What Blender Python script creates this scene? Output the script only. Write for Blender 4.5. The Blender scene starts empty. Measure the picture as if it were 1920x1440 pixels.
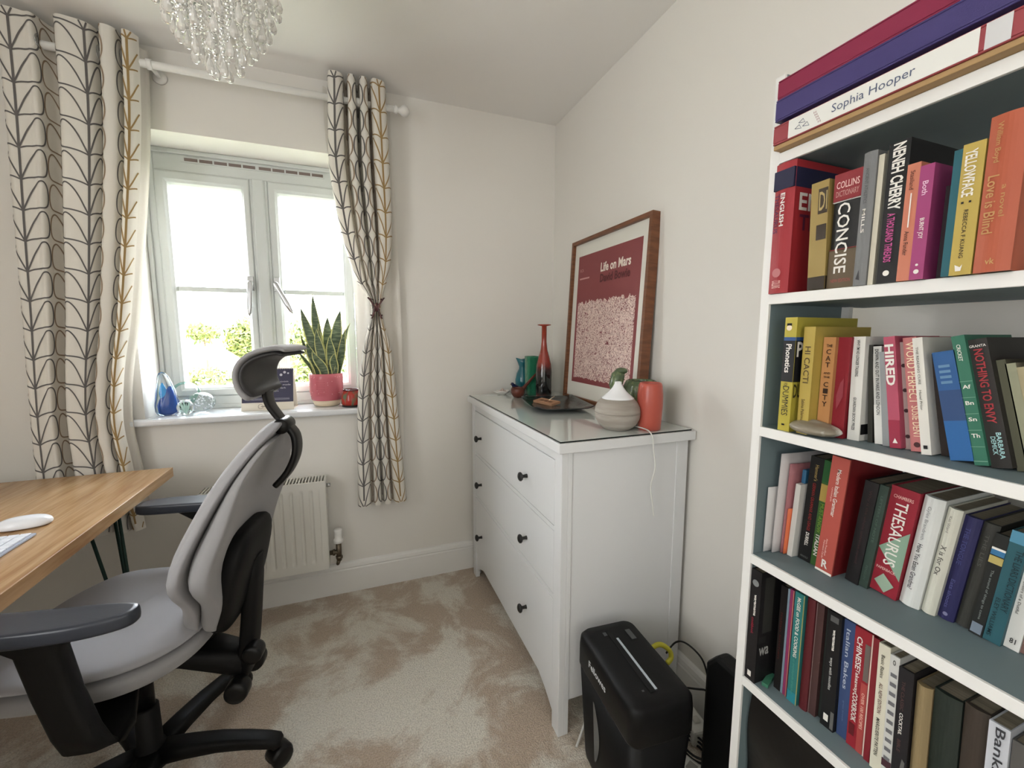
import bpy, math, random
from mathutils import Vector, Matrix
random.seed(7)
SC = bpy.context.scene
COL = SC.collection
PI = math.pi

# ------------------------------------------------------------------ camera
F_PX = 786.823; YAW = 0.3608; PITCH = 0.1164; ROLL = 0.0012
cam_data = bpy.data.cameras.new('camera'); cam = bpy.data.objects.new('camera', cam_data); COL.objects.link(cam)
cam_data.sensor_fit = 'HORIZONTAL'; cam_data.sensor_width = 36.0; cam_data.lens = 36.0 * F_PX / 1920.0
cam_data.clip_start = 0.02; cam_data.clip_end = 200
fw = Vector((math.sin(YAW) * math.cos(PITCH), math.cos(YAW) * math.cos(PITCH), -math.sin(PITCH)))
rt = Vector((math.cos(YAW), -math.sin(YAW), 0)); up = rt.cross(fw)
r2 = rt * math.cos(ROLL) + up * math.sin(ROLL); u2 = -rt * math.sin(ROLL) + up * math.cos(ROLL)
cam.matrix_world = Matrix(((r2.x, u2.x, -fw.x, -1.0514), (r2.y, u2.y, -fw.y, -2.1382), (r2.z, u2.z, -fw.z, 1.2765), (0, 0, 0, 1)))
SC.camera = cam

# ------------------------------------------------------------------ light and exposure
world = bpy.data.worlds.new('daylight'); SC.world = world; world.use_nodes = True
bg = world.node_tree.nodes['Background']
bg.inputs['Strength'].default_value = 17.0
_nt = world.node_tree; _tc = _nt.nodes.new('ShaderNodeTexCoord'); _sx = _nt.nodes.new('ShaderNodeSeparateXYZ'); _rp = _nt.nodes.new('ShaderNodeValToRGB')
_nt.links.new(_tc.outputs['Generated'], _sx.inputs[0]); _nt.links.new(_sx.outputs['Z'], _rp.inputs['Fac']); _nt.links.new(_rp.outputs['Color'], bg.inputs['Color'])
_rp.color_ramp.elements[0].position = 0.0; _rp.color_ramp.elements[0].color = (1.0, 1.0, 1.0, 1)      # bright hazy horizon
_rp.color_ramp.elements[1].position = 0.75; _rp.color_ramp.elements[1].color = (0.34, 0.38, 0.43, 1)   # dimmer towards the zenith
SC.view_settings.view_transform = 'Standard'; SC.view_settings.look = 'None'
SC.view_settings.exposure = 0.95; SC.view_settings.gamma = 1.0; SC.view_settings.use_curve_mapping = False

def lamp(name, kind, loc, rot, energy, color=(1, 1, 1), **kw):
    d = bpy.data.lights.new(name, kind); d.energy = energy; d.color = color
    for k, v in kw.items(): setattr(d, k, v)
    o = bpy.data.objects.new(name, d); COL.objects.link(o); o.location = loc; o.rotation_euler = rot
    return o
sun = lamp('sun', 'SUN', (0, -8, 8), (math.radians(48), 0, math.radians(-18)), 2.0, (1.0, 0.95, 0.85), angle=0.02)
portal = lamp('window_portal', 'AREA', (-1.434, 0.32, 1.5), (-PI / 2, 0, 0), 1.0, shape='RECTANGLE', size=0.9, size_y=1.2)
portal.data.cycles.is_portal = True
# unseen fill lamp added behind the camera to even out the room
rear_light = lamp('rear_fill', 'AREA', (-0.9, -3.3, 1.5), (PI / 2, 0, 0), 3.6, (1.0, 0.98, 0.95), shape='RECTANGLE', size=1.6, size_y=1.6)
# soft fill added by the left wall to brighten surfaces facing it
side_light = lamp('side_fill', 'AREA', (-2.70, -2.35, 1.45), (0, -PI / 2, 0), 14.0, (0.97, 0.99, 1.0), shape='RECTANGLE', size=1.2, size_y=1.2)

# ------------------------------------------------------------------ materials
def lin(c):
    return tuple(((x / 255.0) / 12.92 if x / 255.0 <= 0.04045 else ((x / 255.0 + 0.055) / 1.055) ** 2.4) for x in c) + (1.0,)
MATS = {}
def mat(name, c, rough=0.5, metal=0.0, trans=0.0, ior=1.45, bump=None, var=None, coat=0.0, alpha=None, sheen=0.0, emit=None, spec=None):
    if name in MATS: return MATS[name]
    m = bpy.data.materials.new(name); m.use_nodes = True; nt = m.node_tree; b = nt.nodes['Principled BSDF']
    b.inputs['Base Color'].default_value = lin(c); b.inputs['Roughness'].default_value = rough
    b.inputs['Metallic'].default_value = metal; b.inputs['Transmission Weight'].default_value = trans
    b.inputs['IOR'].default_value = ior; b.inputs['Coat Weight'].default_value = coat
    b.inputs['Sheen Weight'].default_value = sheen
    if spec is not None: b.inputs['Specular IOR Level'].default_value = spec
    tc = None
    if bump or var: tc = nt.nodes.new('ShaderNodeTexCoord')
    if bump:
        n = nt.nodes.new('ShaderNodeTexNoise'); n.inputs['Scale'].default_value = bump[0]; n.inputs['Detail'].default_value = 3
        bp = nt.nodes.new('ShaderNodeBump'); bp.inputs['Strength'].default_value = bump[1]; bp.inputs['Distance'].default_value = bump[2] if len(bump) > 2 else 0.002
        nt.links.new(tc.outputs['Object'], n.inputs['Vector']); nt.links.new(n.outputs['Fac'], bp.inputs['Height']); nt.links.new(bp.outputs['Normal'], b.inputs['Normal'])
    if var:   # var = (second colour, noise scale, lo, hi, optional stretch)
        mp = nt.nodes.new('ShaderNodeMapping'); mp.inputs['Scale'].default_value = var[4] if len(var) > 4 else (1, 1, 1)
        n = nt.nodes.new('ShaderNodeTexNoise'); n.inputs['Scale'].default_value = var[1]; n.inputs['Detail'].default_value = 5
        r = nt.nodes.new('ShaderNodeValToRGB'); r.color_ramp.elements[0].position = var[2]; r.color_ramp.elements[1].position = var[3]
        r.color_ramp.elements[0].color = lin(c); r.color_ramp.elements[1].color = lin(var[0])
        nt.links.new(tc.outputs['Object'], mp.inputs['Vector']); nt.links.new(mp.outputs['Vector'], n.inputs['Vector'])
        nt.links.new(n.outputs['Fac'], r.inputs['Fac']); nt.links.new(r.outputs['Color'], b.inputs['Base Color'])
    MATS[name] = m; return m
def cmat(c, rough=0.55):     # plain coloured paper, ink or board, one per colour
    return mat('paint_%d_%d_%d' % tuple(c), c, rough)

M_WALL = mat('matt_wall_paint', (231, 228, 221), 0.85, bump=(900, 0.05, 0.001))
M_CEIL = mat('ceiling_paint', (240, 238, 234), 0.9)
M_GLOSSW = mat('white_satin_wood', (234, 233, 229), 0.35)
M_UPVC = mat('white_upvc', (208, 212, 210), 0.3)
M_SILL = mat('gloss_sill_paint', (224, 226, 228), 0.18)
M_CHEST = mat('white_lacquer', (226, 227, 227), 0.33)
M_KNOB = mat('black_knob', (28, 27, 26), 0.35)
M_BLACKP = mat('black_plastic', (11, 11, 12), 0.35, spec=.4)
M_BLACKM = mat('black_matt_plastic', (9, 9, 10), 0.55, bump=(500, .2, .0005), spec=.3)
M_CHROME = mat('brushed_chrome', (190, 192, 195), 0.18, 1.0)
M_GLASS = mat('clear_glass', (255, 255, 255), 0.0, trans=1.0, ior=1.45)
M_DARK = mat('dark_gap', (10, 10, 10), 0.9)

# ------------------------------------------------------------------ mesh helpers
class MB:
    def __init__(self): self.v = []; self.f = []; self.m = []; self.s = []
    def add(self, vs, fs, mi=0, sm=False, T=None):
        o = len(self.v)
        for p in vs:
            p = Vector(p)
            if T is not None: p = T @ p
            self.v.append(tuple(p))
        for f in fs: self.f.append(tuple(i + o for i in f)); self.m.append(mi); self.s.append(sm)
        return self
    def box(self, a, b, mi=0, T=None):
        x0, y0, z0 = a; x1, y1, z1 = b
        return self.add([(x0, y0, z0), (x1, y0, z0), (x1, y1, z0), (x0, y1, z0), (x0, y0, z1), (x1, y0, z1), (x1, y1, z1), (x0, y1, z1)],
                        [(0, 3, 2, 1), (4, 5, 6, 7), (0, 1, 5, 4), (1, 2, 6, 5), (2, 3, 7, 6), (3, 0, 4, 7)], mi, False, T)
    def prism(self, poly, d, mi=0, T=None):      # poly of 3D points extruded by vector d
        n = len(poly); d = Vector(d); P = [Vector(p) for p in poly]
        return self.add(P + [p + d for p in P], [tuple(range(n))[::-1], tuple(range(n, 2 * n))] + [(i, (i + 1) % n, n + (i + 1) % n, n + i) for i in range(n)], mi, False, T)
    def loft(self, rings, mi=0, cap=True, sm=True, T=None):
        n = len(rings[0]); vs = [p for r in rings for p in r]; fs = []
        for k in range(len(rings) - 1):
            for i in range(n):
                j = (i + 1) % n; fs.append((k * n + i, k * n + j, (k + 1) * n + j, (k + 1) * n + i))
        if cap: fs.append(tuple(range(n))[::-1]); fs.append(tuple((len(rings) - 1) * n + i for i in range(n)))
        return self.add(vs, fs, mi, sm, T)
    def lathe(self, prof, n=32, c=(0, 0, 0), mi=0, cap=True, T=None, sm=True):
        return self.loft([[(c[0] + r * math.cos(2 * PI * i / n), c[1] + r * math.sin(2 * PI * i / n), c[2] + z) for i in range(n)] for r, z in prof], mi, cap, sm, T)
    def tube(self, pts, r, n=8, mi=0, T=None, cap=True):
        P = [Vector(p) for p in pts]; R = r if isinstance(r, (list, tuple)) else [r] * len(P)
        rings = []; prev = None
        for i, p in enumerate(P):
            t = (P[min(i + 1, len(P) - 1)] - P[max(i - 1, 0)]).normalized()
            if prev is None:
                a = t.orthogonal().normalized()
            else:
                a = (prev - t * prev.dot(t)); a = a.normalized() if a.length > 1e-6 else t.orthogonal().normalized()
            prev = a; b = t.cross(a)
            rings.append([p + (a * math.cos(2 * PI * k / n) + b * math.sin(2 * PI * k / n)) * R[i] for k in range(n)])
        return self.loft(rings, mi, cap, True, T)
    def grid(self, fn, nu, nv, mi=0, sm=True, T=None):
        vs = [fn(i / nu, j / nv) for j in range(nv + 1) for i in range(nu + 1)]
        fs = [(j * (nu + 1) + i, j * (nu + 1) + i + 1, (j + 1) * (nu + 1) + i + 1, (j + 1) * (nu + 1) + i) for j in range(nv) for i in range(nu)]
        return self.add(vs, fs, mi, sm, T)
    def ball(self, c, r, nu=16, nv=10, mi=0, T=None):
        r3 = r if isinstance(r, (list, tuple)) else (r, r, r)
        rings = []
        for j in range(nv + 1):
            a = -PI / 2 + PI * j / nv; cr = max(math.cos(a), 0.02)
            rings.append([(c[0] + r3[0] * cr * math.cos(2 * PI * i / nu), c[1] + r3[1] * cr * math.sin(2 * PI * i / nu), c[2] + r3[2] * math.sin(a)) for i in range(nu)])
        return self.loft(rings, mi, True, True, T)
    def quad(self, o, r, u, mi=0, T=None):
        o = Vector(o); r = Vector(r); u = Vector(u)
        return self.add([o, o + r, o + r + u, o + u], [(0, 1, 2, 3)], mi, False, T)
    def text(self, s, o, r, u, mi=0, T=None, bold=0.0):      # lettering filling the parallelogram o, r, u
        vs, fs = text_mesh(s, bold); o = Vector(o); r = Vector(r); u = Vector(u)
        return self.add([o + r * x + u * y for x, y in vs], fs, mi, False, T)

_tc = {}
def text_mesh(s, bold=0.0):
    if (s, bold) in _tc: return _tc[(s, bold)]
    c = bpy.data.curves.new('lettering', 'FONT'); c.body = s; c.size = 1.0; c.resolution_u = 2; c.offset = bold; c.space_line = 0.9
    c.align_x = 'CENTER'
    o = bpy.data.objects.new('lettering', c); COL.objects.link(o)
    dg = bpy.context.evaluated_depsgraph_get(); dg.update()
    me = o.evaluated_get(dg).to_mesh()
    vs = [(v.co.x, v.co.y) for v in me.vertices]; fs = [tuple(p.vertices) for p in me.polygons]
    o.evaluated_get(dg).to_mesh_clear(); bpy.data.objects.remove(o); bpy.data.curves.remove(c)
    x0 = min(v[0] for v in vs); x1 = max(v[0] for v in vs); y0 = min(v[1] for v in vs); y1 = max(v[1] for v in vs)
    vs = [((x - x0) / (x1 - x0), (y - y0) / max(y1 - y0, 1e-6)) for x, y in vs]
    _tc[(s, bold)] = (vs, fs); return vs, fs

def mk(name, mb, mats, parent=None, loc=(0, 0, 0), rot=(0, 0, 0), bevel=0, seg=2, sub=0, label=None, solid=0):
    me = bpy.data.meshes.new(name); me.from_pydata(mb.v, [], mb.f)
    if not isinstance(mats, (list, tuple)): mats = [mats]
    for m in mats: me.materials.append(m)
    me.polygons.foreach_set('material_index', mb.m); me.polygons.foreach_set('use_smooth', mb.s); me.update()
    o = bpy.data.objects.new(name, me); COL.objects.link(o); o.location = loc; o.rotation_euler = rot
    if parent is not None: o.parent = parent
    if solid:
        md = o.modifiers.new('solid', 'SOLIDIFY'); md.thickness = solid; md.offset = 0
    if bevel:
        md = o.modifiers.new('bevel', 'BEVEL'); md.width = bevel; md.segments = seg; md.limit_method = 'ANGLE'; md.angle_limit = math.radians(40); md.harden_normals = False
    if sub:
        md = o.modifiers.new('sub', 'SUBSURF'); md.levels = sub; md.render_levels = sub
    if label: o['label'] = label
    return o
def tag(o, label, cat, group=None, kind=None):
    o['label'] = label; o['category'] = cat
    if group: o['group'] = group
    if kind: o['kind'] = kind
    return o
def thing(name, label, cat, loc=(0, 0, 0), rot=(0, 0, 0), group=None):
    o = bpy.data.objects.new(name, None); COL.objects.link(o); o.location = loc; o.rotation_euler = rot; o.empty_display_size = .05
    return tag(o, label, cat, group)
def struct(name, mb, mats, **kw):
    o = mk(name, mb, mats, **kw)
    if kw.get('parent') is None: o['kind'] = 'structure'
    return o
def copy_tree(o, parent=None):
    c = o.copy(); COL.objects.link(c); c.parent = parent
    for ch in list(o.children): copy_tree(ch, c)
    return c
def catmull(P, n=6):
    P = [Vector(p) for p in P]; out = []
    for i in range(len(P) - 1):
        a = P[max(i - 1, 0)]; b = P[i]; c = P[i + 1]; d = P[min(i + 2, len(P) - 1)]
        for k in range(n):
            t = k / n
            out.append(0.5 * ((2 * b) + (c - a) * t + (2 * a - 5 * b + 4 * c - d) * t * t + (3 * b - a - 3 * c + d) * t ** 3))
    out.append(P[-1]); return out
def interp(tab, x):
    if x <= tab[0][0]: return tab[0][1]
    for (a, va), (b, vb) in zip(tab, tab[1:]):
        if x <= b: return va + (vb - va) * (x - a) / (b - a)
    return tab[-1][1]
def sinterp(tab, x):      # smooth interpolation
    if x <= tab[0][0]: return tab[0][1]
    for i in range(len(tab) - 1):
        a, va = tab[i]; b, vb = tab[i + 1]
        if x <= b:
            t = (x - a) / (b - a)
            ma = (vb - tab[i - 1][1]) / (b - tab[i - 1][0]) if i > 0 else (vb - va) / (b - a)
            mb_ = (tab[i + 2][1] - va) / (tab[i + 2][0] - a) if i + 2 < len(tab) else (vb - va) / (b - a)
            h = b - a
            return (2 * t ** 3 - 3 * t * t + 1) * va + (t ** 3 - 2 * t * t + t) * h * ma + (-2 * t ** 3 + 3 * t * t) * vb + (t ** 3 - t * t) * h * mb_
    return tab[-1][1]
# ------------------------------------------------------------------ the room shell
CH = 2.38; XL = -2.75; YB = -3.5        # ceiling height, left wall, rear wall
WX0, WX1, WZ0, WZ1 = -1.87, -0.998, 0.93, 2.078       # window opening
YF = 0.19                                             # face of the window frame
mb = MB(); mb.box((XL - .1, YB - .1, -.12), (0.1, .3, 0)); floor = struct('floor', mb, M_WALL)
# carpet: beige pile, brushed in light and dark patches
cm = bpy.data.materials.new('beige_carpet'); cm.use_nodes = True; nt = cm.node_tree; b = nt.nodes['Principled BSDF']
b.inputs['Roughness'].default_value = 0.95; b.inputs['Sheen Weight'].default_value = 0.3
tc = nt.nodes.new('ShaderNodeTexCoord')
n1 = nt.nodes.new('ShaderNodeTexNoise'); n1.inputs['Scale'].default_value = 3.4; n1.inputs['Detail'].default_value = 9; n1.inputs['Roughness'].default_value = .66; n1.inputs['Distortion'].default_value = .5
r1 = nt.nodes.new('ShaderNodeValToRGB'); r1.color_ramp.elements[0].position = .46; r1.color_ramp.elements[1].position = .56
r1.color_ramp.elements[0].color = lin((206, 186, 164)); r1.color_ramp.elements[1].color = lin((244, 237, 222))
n2 = nt.nodes.new('ShaderNodeTexNoise'); n2.inputs['Scale'].default_value = 210; n2.inputs['Detail'].default_value = 4
n3 = nt.nodes.new('ShaderNodeTexNoise'); n3.inputs['Scale'].default_value = 60; n3.inputs['Detail'].default_value = 4
mx = nt.nodes.new('ShaderNodeMix'); mx.data_type = 'RGBA'; mx.blend_type = 'MULTIPLY'; mx.inputs['Factor'].default_value = 0.75
rr = nt.nodes.new('ShaderNodeValToRGB'); rr.color_ramp.elements[0].color = (.56, .54, .51, 1); rr.color_ramp.elements[0].position = .3; rr.color_ramp.elements[1].position = .62
mx2 = nt.nodes.new('ShaderNodeMix'); mx2.data_type = 'RGBA'; mx2.blend_type = 'MULTIPLY'; mx2.inputs['Factor'].default_value = 0.14
add = nt.nodes.new('ShaderNodeMath'); add.operation = 'ADD'
bp = nt.nodes.new('ShaderNodeBump'); bp.inputs['Strength'].default_value = .9; bp.inputs['Distance'].default_value = .006
L = nt.links.new
for n in (n1, n2, n3): L(tc.outputs['Object'], n.inputs['Vector'])
L(n1.outputs['Fac'], r1.inputs['Fac']); L(r1.outputs['Color'], mx.inputs['A']); L(n2.outputs['Fac'], rr.inputs['Fac']); L(rr.outputs['Color'], mx.inputs['B'])
L(mx.outputs['Result'], mx2.inputs['A']); L(n3.outputs['Fac'], mx2.inputs['B']); L(mx2.outputs['Result'], b.inputs['Base Color'])
L(n2.outputs['Fac'], add.inputs[0]); L(n3.outputs['Fac'], add.inputs[1]); L(add.outputs[0], bp.inputs['Height']); L(bp.outputs['Normal'], b.inputs['Normal'])
floor.data.materials[0] = cm
struct('ceiling', MB().box((XL - .1, YB - .1, CH), (.1, .3, CH + .12)), M_CEIL)
struct('wall_right', MB().box((0, YB, 0), (.1, 0, CH)), M_WALL)
struct('wall_left', MB().box((XL - .1, YB, 0), (XL, 0, CH)), M_WALL)
struct('wall_rear', MB().box((XL - .1, YB - .1, 0), (.1, YB, CH)), M_WALL)
mb = MB(); YO = .30
mb.box((XL - .1, 0, 0), (WX0, YO, CH)); mb.box((WX1, 0, 0), (.1, YO, CH))
mb.box((WX0, 0, 0), (WX1, YO, WZ0 - .03)); mb.box((WX0, 0, WZ1), (WX1, YO, CH))
struct('wall_back', mb, M_WALL)
# baseboards with a moulded top
def baseboard(name, a, b_, nrm):
    a = Vector(a); b_ = Vector(b_); n = Vector(nrm); prof = [(0.0, 0), (.018, 0), (.018, .118), (.014, .124), (.018, .13), (.015, .145), (.009, .152), (0, .155)]
    mb = MB(); P0 = [a + n * p + Vector((0, 0, z)) for p, z in prof]; mb.prism(P0, b_ - a)
    struct(name, mb, M_GLOSSW)
baseboard('baseboard_back', (XL, 0, 0), (0, 0, 0), (0, -1, 0))
baseboard('baseboard_right', (0, YB, 0), (0, -0.019, 0), (-1, 0, 0))
# sill board
mb = MB(); mb.box((WX0 - .045, -.045, .902), (WX1 + .045, 0.0, .93)); mb.box((WX0 + .0005, -.001, .9005), (WX1 - .0005, YF + .01, .93))
struct('trim_1', mb, M_SILL, bevel=.009, seg=3)['label'] = 'white glossy window sill board'

# window_1: casement pair
win = bpy.data.objects.new('window_1', None); COL.objects.link(win); win.location = (-1.434, YF, .93); win['kind'] = 'structure'
win['label'] = 'white framed two casement window above the radiator'
def wpt(x, y, z): return (x + 1.434, y - YF, z - .93)
def wbox(mb, x0, x1, y0, y1, z0, z1, mi=0): mb.box(wpt(x0, y0, z0), wpt(x1, y1, z1), mi)
SX = [(-1.828, -1.470), (-1.398, -1.036)]       # sash outer edges
GX = [(-1.778, -1.508), (-1.352, -1.088)]       # glass
SZ0, SZ1, GZ0, GZ1 = .99, 1.987, 1.036, 1.932
mb = MB()
wbox(mb, WX0 + .001, SX[0][0], YF, YF + .07, .9305, WZ1 - .001); wbox(mb, SX[1][1], WX1 - .001, YF, YF + .07, .9305, WZ1 - .001)
wbox(mb, SX[0][0], SX[1][1], YF, YF + .07, .9305, SZ0); wbox(mb, SX[0][0], SX[1][1], YF, YF + .07, SZ1, WZ1 - .001)
wbox(mb, SX[0][1], SX[1][0], YF - .004, YF + .07, SZ0, SZ1)
# stepped inner lips of the fixed frame and moulded centre post
wbox(mb, WX0 + .001, WX0 + .018, YF - .012, YF, .9305, WZ1 - .001); wbox(mb, WX1 - .018, WX1 - .001, YF - .012, YF, .9305, WZ1 - .001); wbox(mb, WX0 + .018, WX1 - .018, YF - .012, YF, WZ1 - .02, WZ1 - .001)
wbox(mb, WX0 + .018, WX1 - .018, YF - .010, YF, .9305, .95)
mb.prism([wpt(-1.462, YF - .004, SZ0), wpt(-1.455, YF - .016, SZ0), wpt(-1.413, YF - .016, SZ0), wpt(-1.406, YF - .004, SZ0)], (0, 0, SZ1 - SZ0))
mk('window_frame', mb, M_UPVC, win, bevel=.003)
for (x0, x1), (g0, g1), nm in zip(SX, GX, 'ab'):
    mb = MB(); yf = YF - .008
    # four mitred members, each with a sloping bead towards the glass
    def member(p_out0, p_out1, p_in1, p_in0):
        prof = [(0, 0.004), (0.12, 0), (.62, 0), (.72, .004), (.86, .008), (1.0, .022), (1.0, .05), (0, .05)]
        def ring(po, pi): return [wpt(po[0] + (pi[0] - po[0]) * t, yf + d, po[1] + (pi[1] - po[1]) * t) for t, d in prof]
        mb.loft([ring(p_out0, p_in0), ring(p_out1, p_in1)], 0, True, False)
    A, B, C_, D = (x0 + .001, SZ0 + .001), (x1 - .001, SZ0 + .001), (x1 - .001, SZ1 - .001), (x0 + .001, SZ1 - .001)
    a, b_, c, d = (g0, GZ0), (g1, GZ0), (g1, GZ1), (g0, GZ1)
    member(A, B, b_, a); member(B, C_, c, b_); member(C_, D, d, c); member(D, A, a, d)
    so = mk('sash', mb, M_UPVC, win)
    # one sash = frame, glazing bar, pane, handle
    mb = MB(); wbox(mb, g0, g1, yf + .014, yf + .0299, 1.472, 1.493); mk('glazing_bar', mb, M_UPVC, so, bevel=.003)
    mb = MB(); wbox(mb, g0 - .004, g1 + .004, yf + .030, yf + .034, GZ0 - .004, GZ1 + .004)
    pm = mat('window_pane_glass', (255, 255, 255), 0.0, trans=1.0, ior=1.05, spec=.3)
    mk('pane', mb, pm, so)
# handles
for hx, ang in ((-1.489, 4), (-1.380, -26)):
    mb = MB(); z = 1.505
    mb.box(wpt(hx - .013, yf - .012, z - .024), wpt(hx + .013, yf, z + .042))
    T = Matrix.Translation(wpt(hx, yf - .016, z)) @ Matrix.Rotation(math.radians(ang), 4, 'Y')
    mb.lathe([(.010, -.006), (.011, 0), (.009, .008)], 16, T=Matrix.Translation(wpt(hx, yf - .012, z)) @ Matrix.Rotation(PI / 2, 4, 'X'), mi=0)
    mb.loft([[(w * math.cos(k * PI / 4), -.008 + dy + .006 * math.sin(k * PI / 4), zz) for k in range(8)] for w, dy, zz in ((.008, 0, .02), (.014, 0, .01), (.012, -.004, -.03), (.0135, -.006, -.09), (.009, -.004, -.13), (.003, -.002, -.142))], T=T)
    mk('handle', mb, M_CHROME, win, bevel=.002, label='silver casement handle')
# trickle vent above the sashes
mb = MB(); wbox(mb, -1.725, -1.150, YF - .004, YF + .0, 2.028, 2.052, 0)
for k in range(10):
    x = -1.712 + k * .0555 + (.008 if k > 4 else 0); wbox(mb, x, x + .049, YF - .0055, YF - .0035, 2.033, 2.046, 1)
mk('trickle_vent', mb, [M_UPVC, mat('brown_vent_mesh', (120, 106, 102), .6)], win, label='brown slotted trickle vent strip')

# ------------------------------------------------------------------ outside, seen through the panes
struct('trim_2', MB().box((-60, .32, -3.2), (60, 90, -3.0)), mat('garden_grass', (120, 124, 96), .9, var=((136, 138, 108), 2, .4, .6)))['label'] = 'sunlit lawn below the window'
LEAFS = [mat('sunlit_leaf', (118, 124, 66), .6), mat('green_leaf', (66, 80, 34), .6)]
def tree(c, r, n, ls, label, trunk=True, seed=1):
    random.seed(seed); t = thing('garden_tree', label, 'tree', (c[0], c[1], -3.0))
    mb = MB()
    for _ in range(n):
        while True:
            p = Vector((random.uniform(-1, 1), random.uniform(-1, 1), random.uniform(-1, 1)))
            if .35 < p.length < 1: break
        q = Vector((p.x * r[0], p.y * r[1], p.z * r[2] + c[2] + 3.0))
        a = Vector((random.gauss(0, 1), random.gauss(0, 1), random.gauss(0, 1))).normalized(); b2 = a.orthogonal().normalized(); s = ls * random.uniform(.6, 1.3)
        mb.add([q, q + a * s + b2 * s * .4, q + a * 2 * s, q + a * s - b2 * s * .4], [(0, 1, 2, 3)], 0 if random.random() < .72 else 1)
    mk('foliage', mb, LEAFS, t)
    mb = MB(); mb.tube([(0, 0, 0), (.05, 0, (c[2] + 3) * .6), (0, 0, c[2] + 3 + r[2] * .5)], [.05, .04, .02], 8); mk('trunk', mb, mat('bark', (96, 80, 62), .9), t)
    random.seed(7)
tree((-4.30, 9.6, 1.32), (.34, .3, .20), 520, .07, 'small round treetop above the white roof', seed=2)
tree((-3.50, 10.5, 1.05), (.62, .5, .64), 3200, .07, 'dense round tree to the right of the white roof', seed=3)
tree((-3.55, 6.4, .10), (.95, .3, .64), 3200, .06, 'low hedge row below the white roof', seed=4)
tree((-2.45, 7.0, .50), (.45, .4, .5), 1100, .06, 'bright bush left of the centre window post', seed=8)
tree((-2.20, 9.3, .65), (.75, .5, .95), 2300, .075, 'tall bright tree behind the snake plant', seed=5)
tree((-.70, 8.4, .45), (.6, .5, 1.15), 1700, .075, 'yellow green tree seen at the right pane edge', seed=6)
hs = thing('garden_outbuilding', 'bright white gabled roof and wall between the trees', 'building', (-3.75, 7.9, -3))
mb = MB(); mb.box((-.75, -.3, 0), (.75, .6, 3.35)); mk('wall', mb, mat('render_white', (240, 240, 236), .8), hs)
mb = MB(); mb.prism([(-.85, -.4, 3.30), (0, -.4, 3.92), (.85, -.4, 3.30), (.85, -.4, 3.40), (0, -.4, 4.04), (-.85, -.4, 3.40)], (0, 1.1, 0)); mk('roof', mb, mat('pale_roof', (236, 232, 228), .7), hs)

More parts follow.
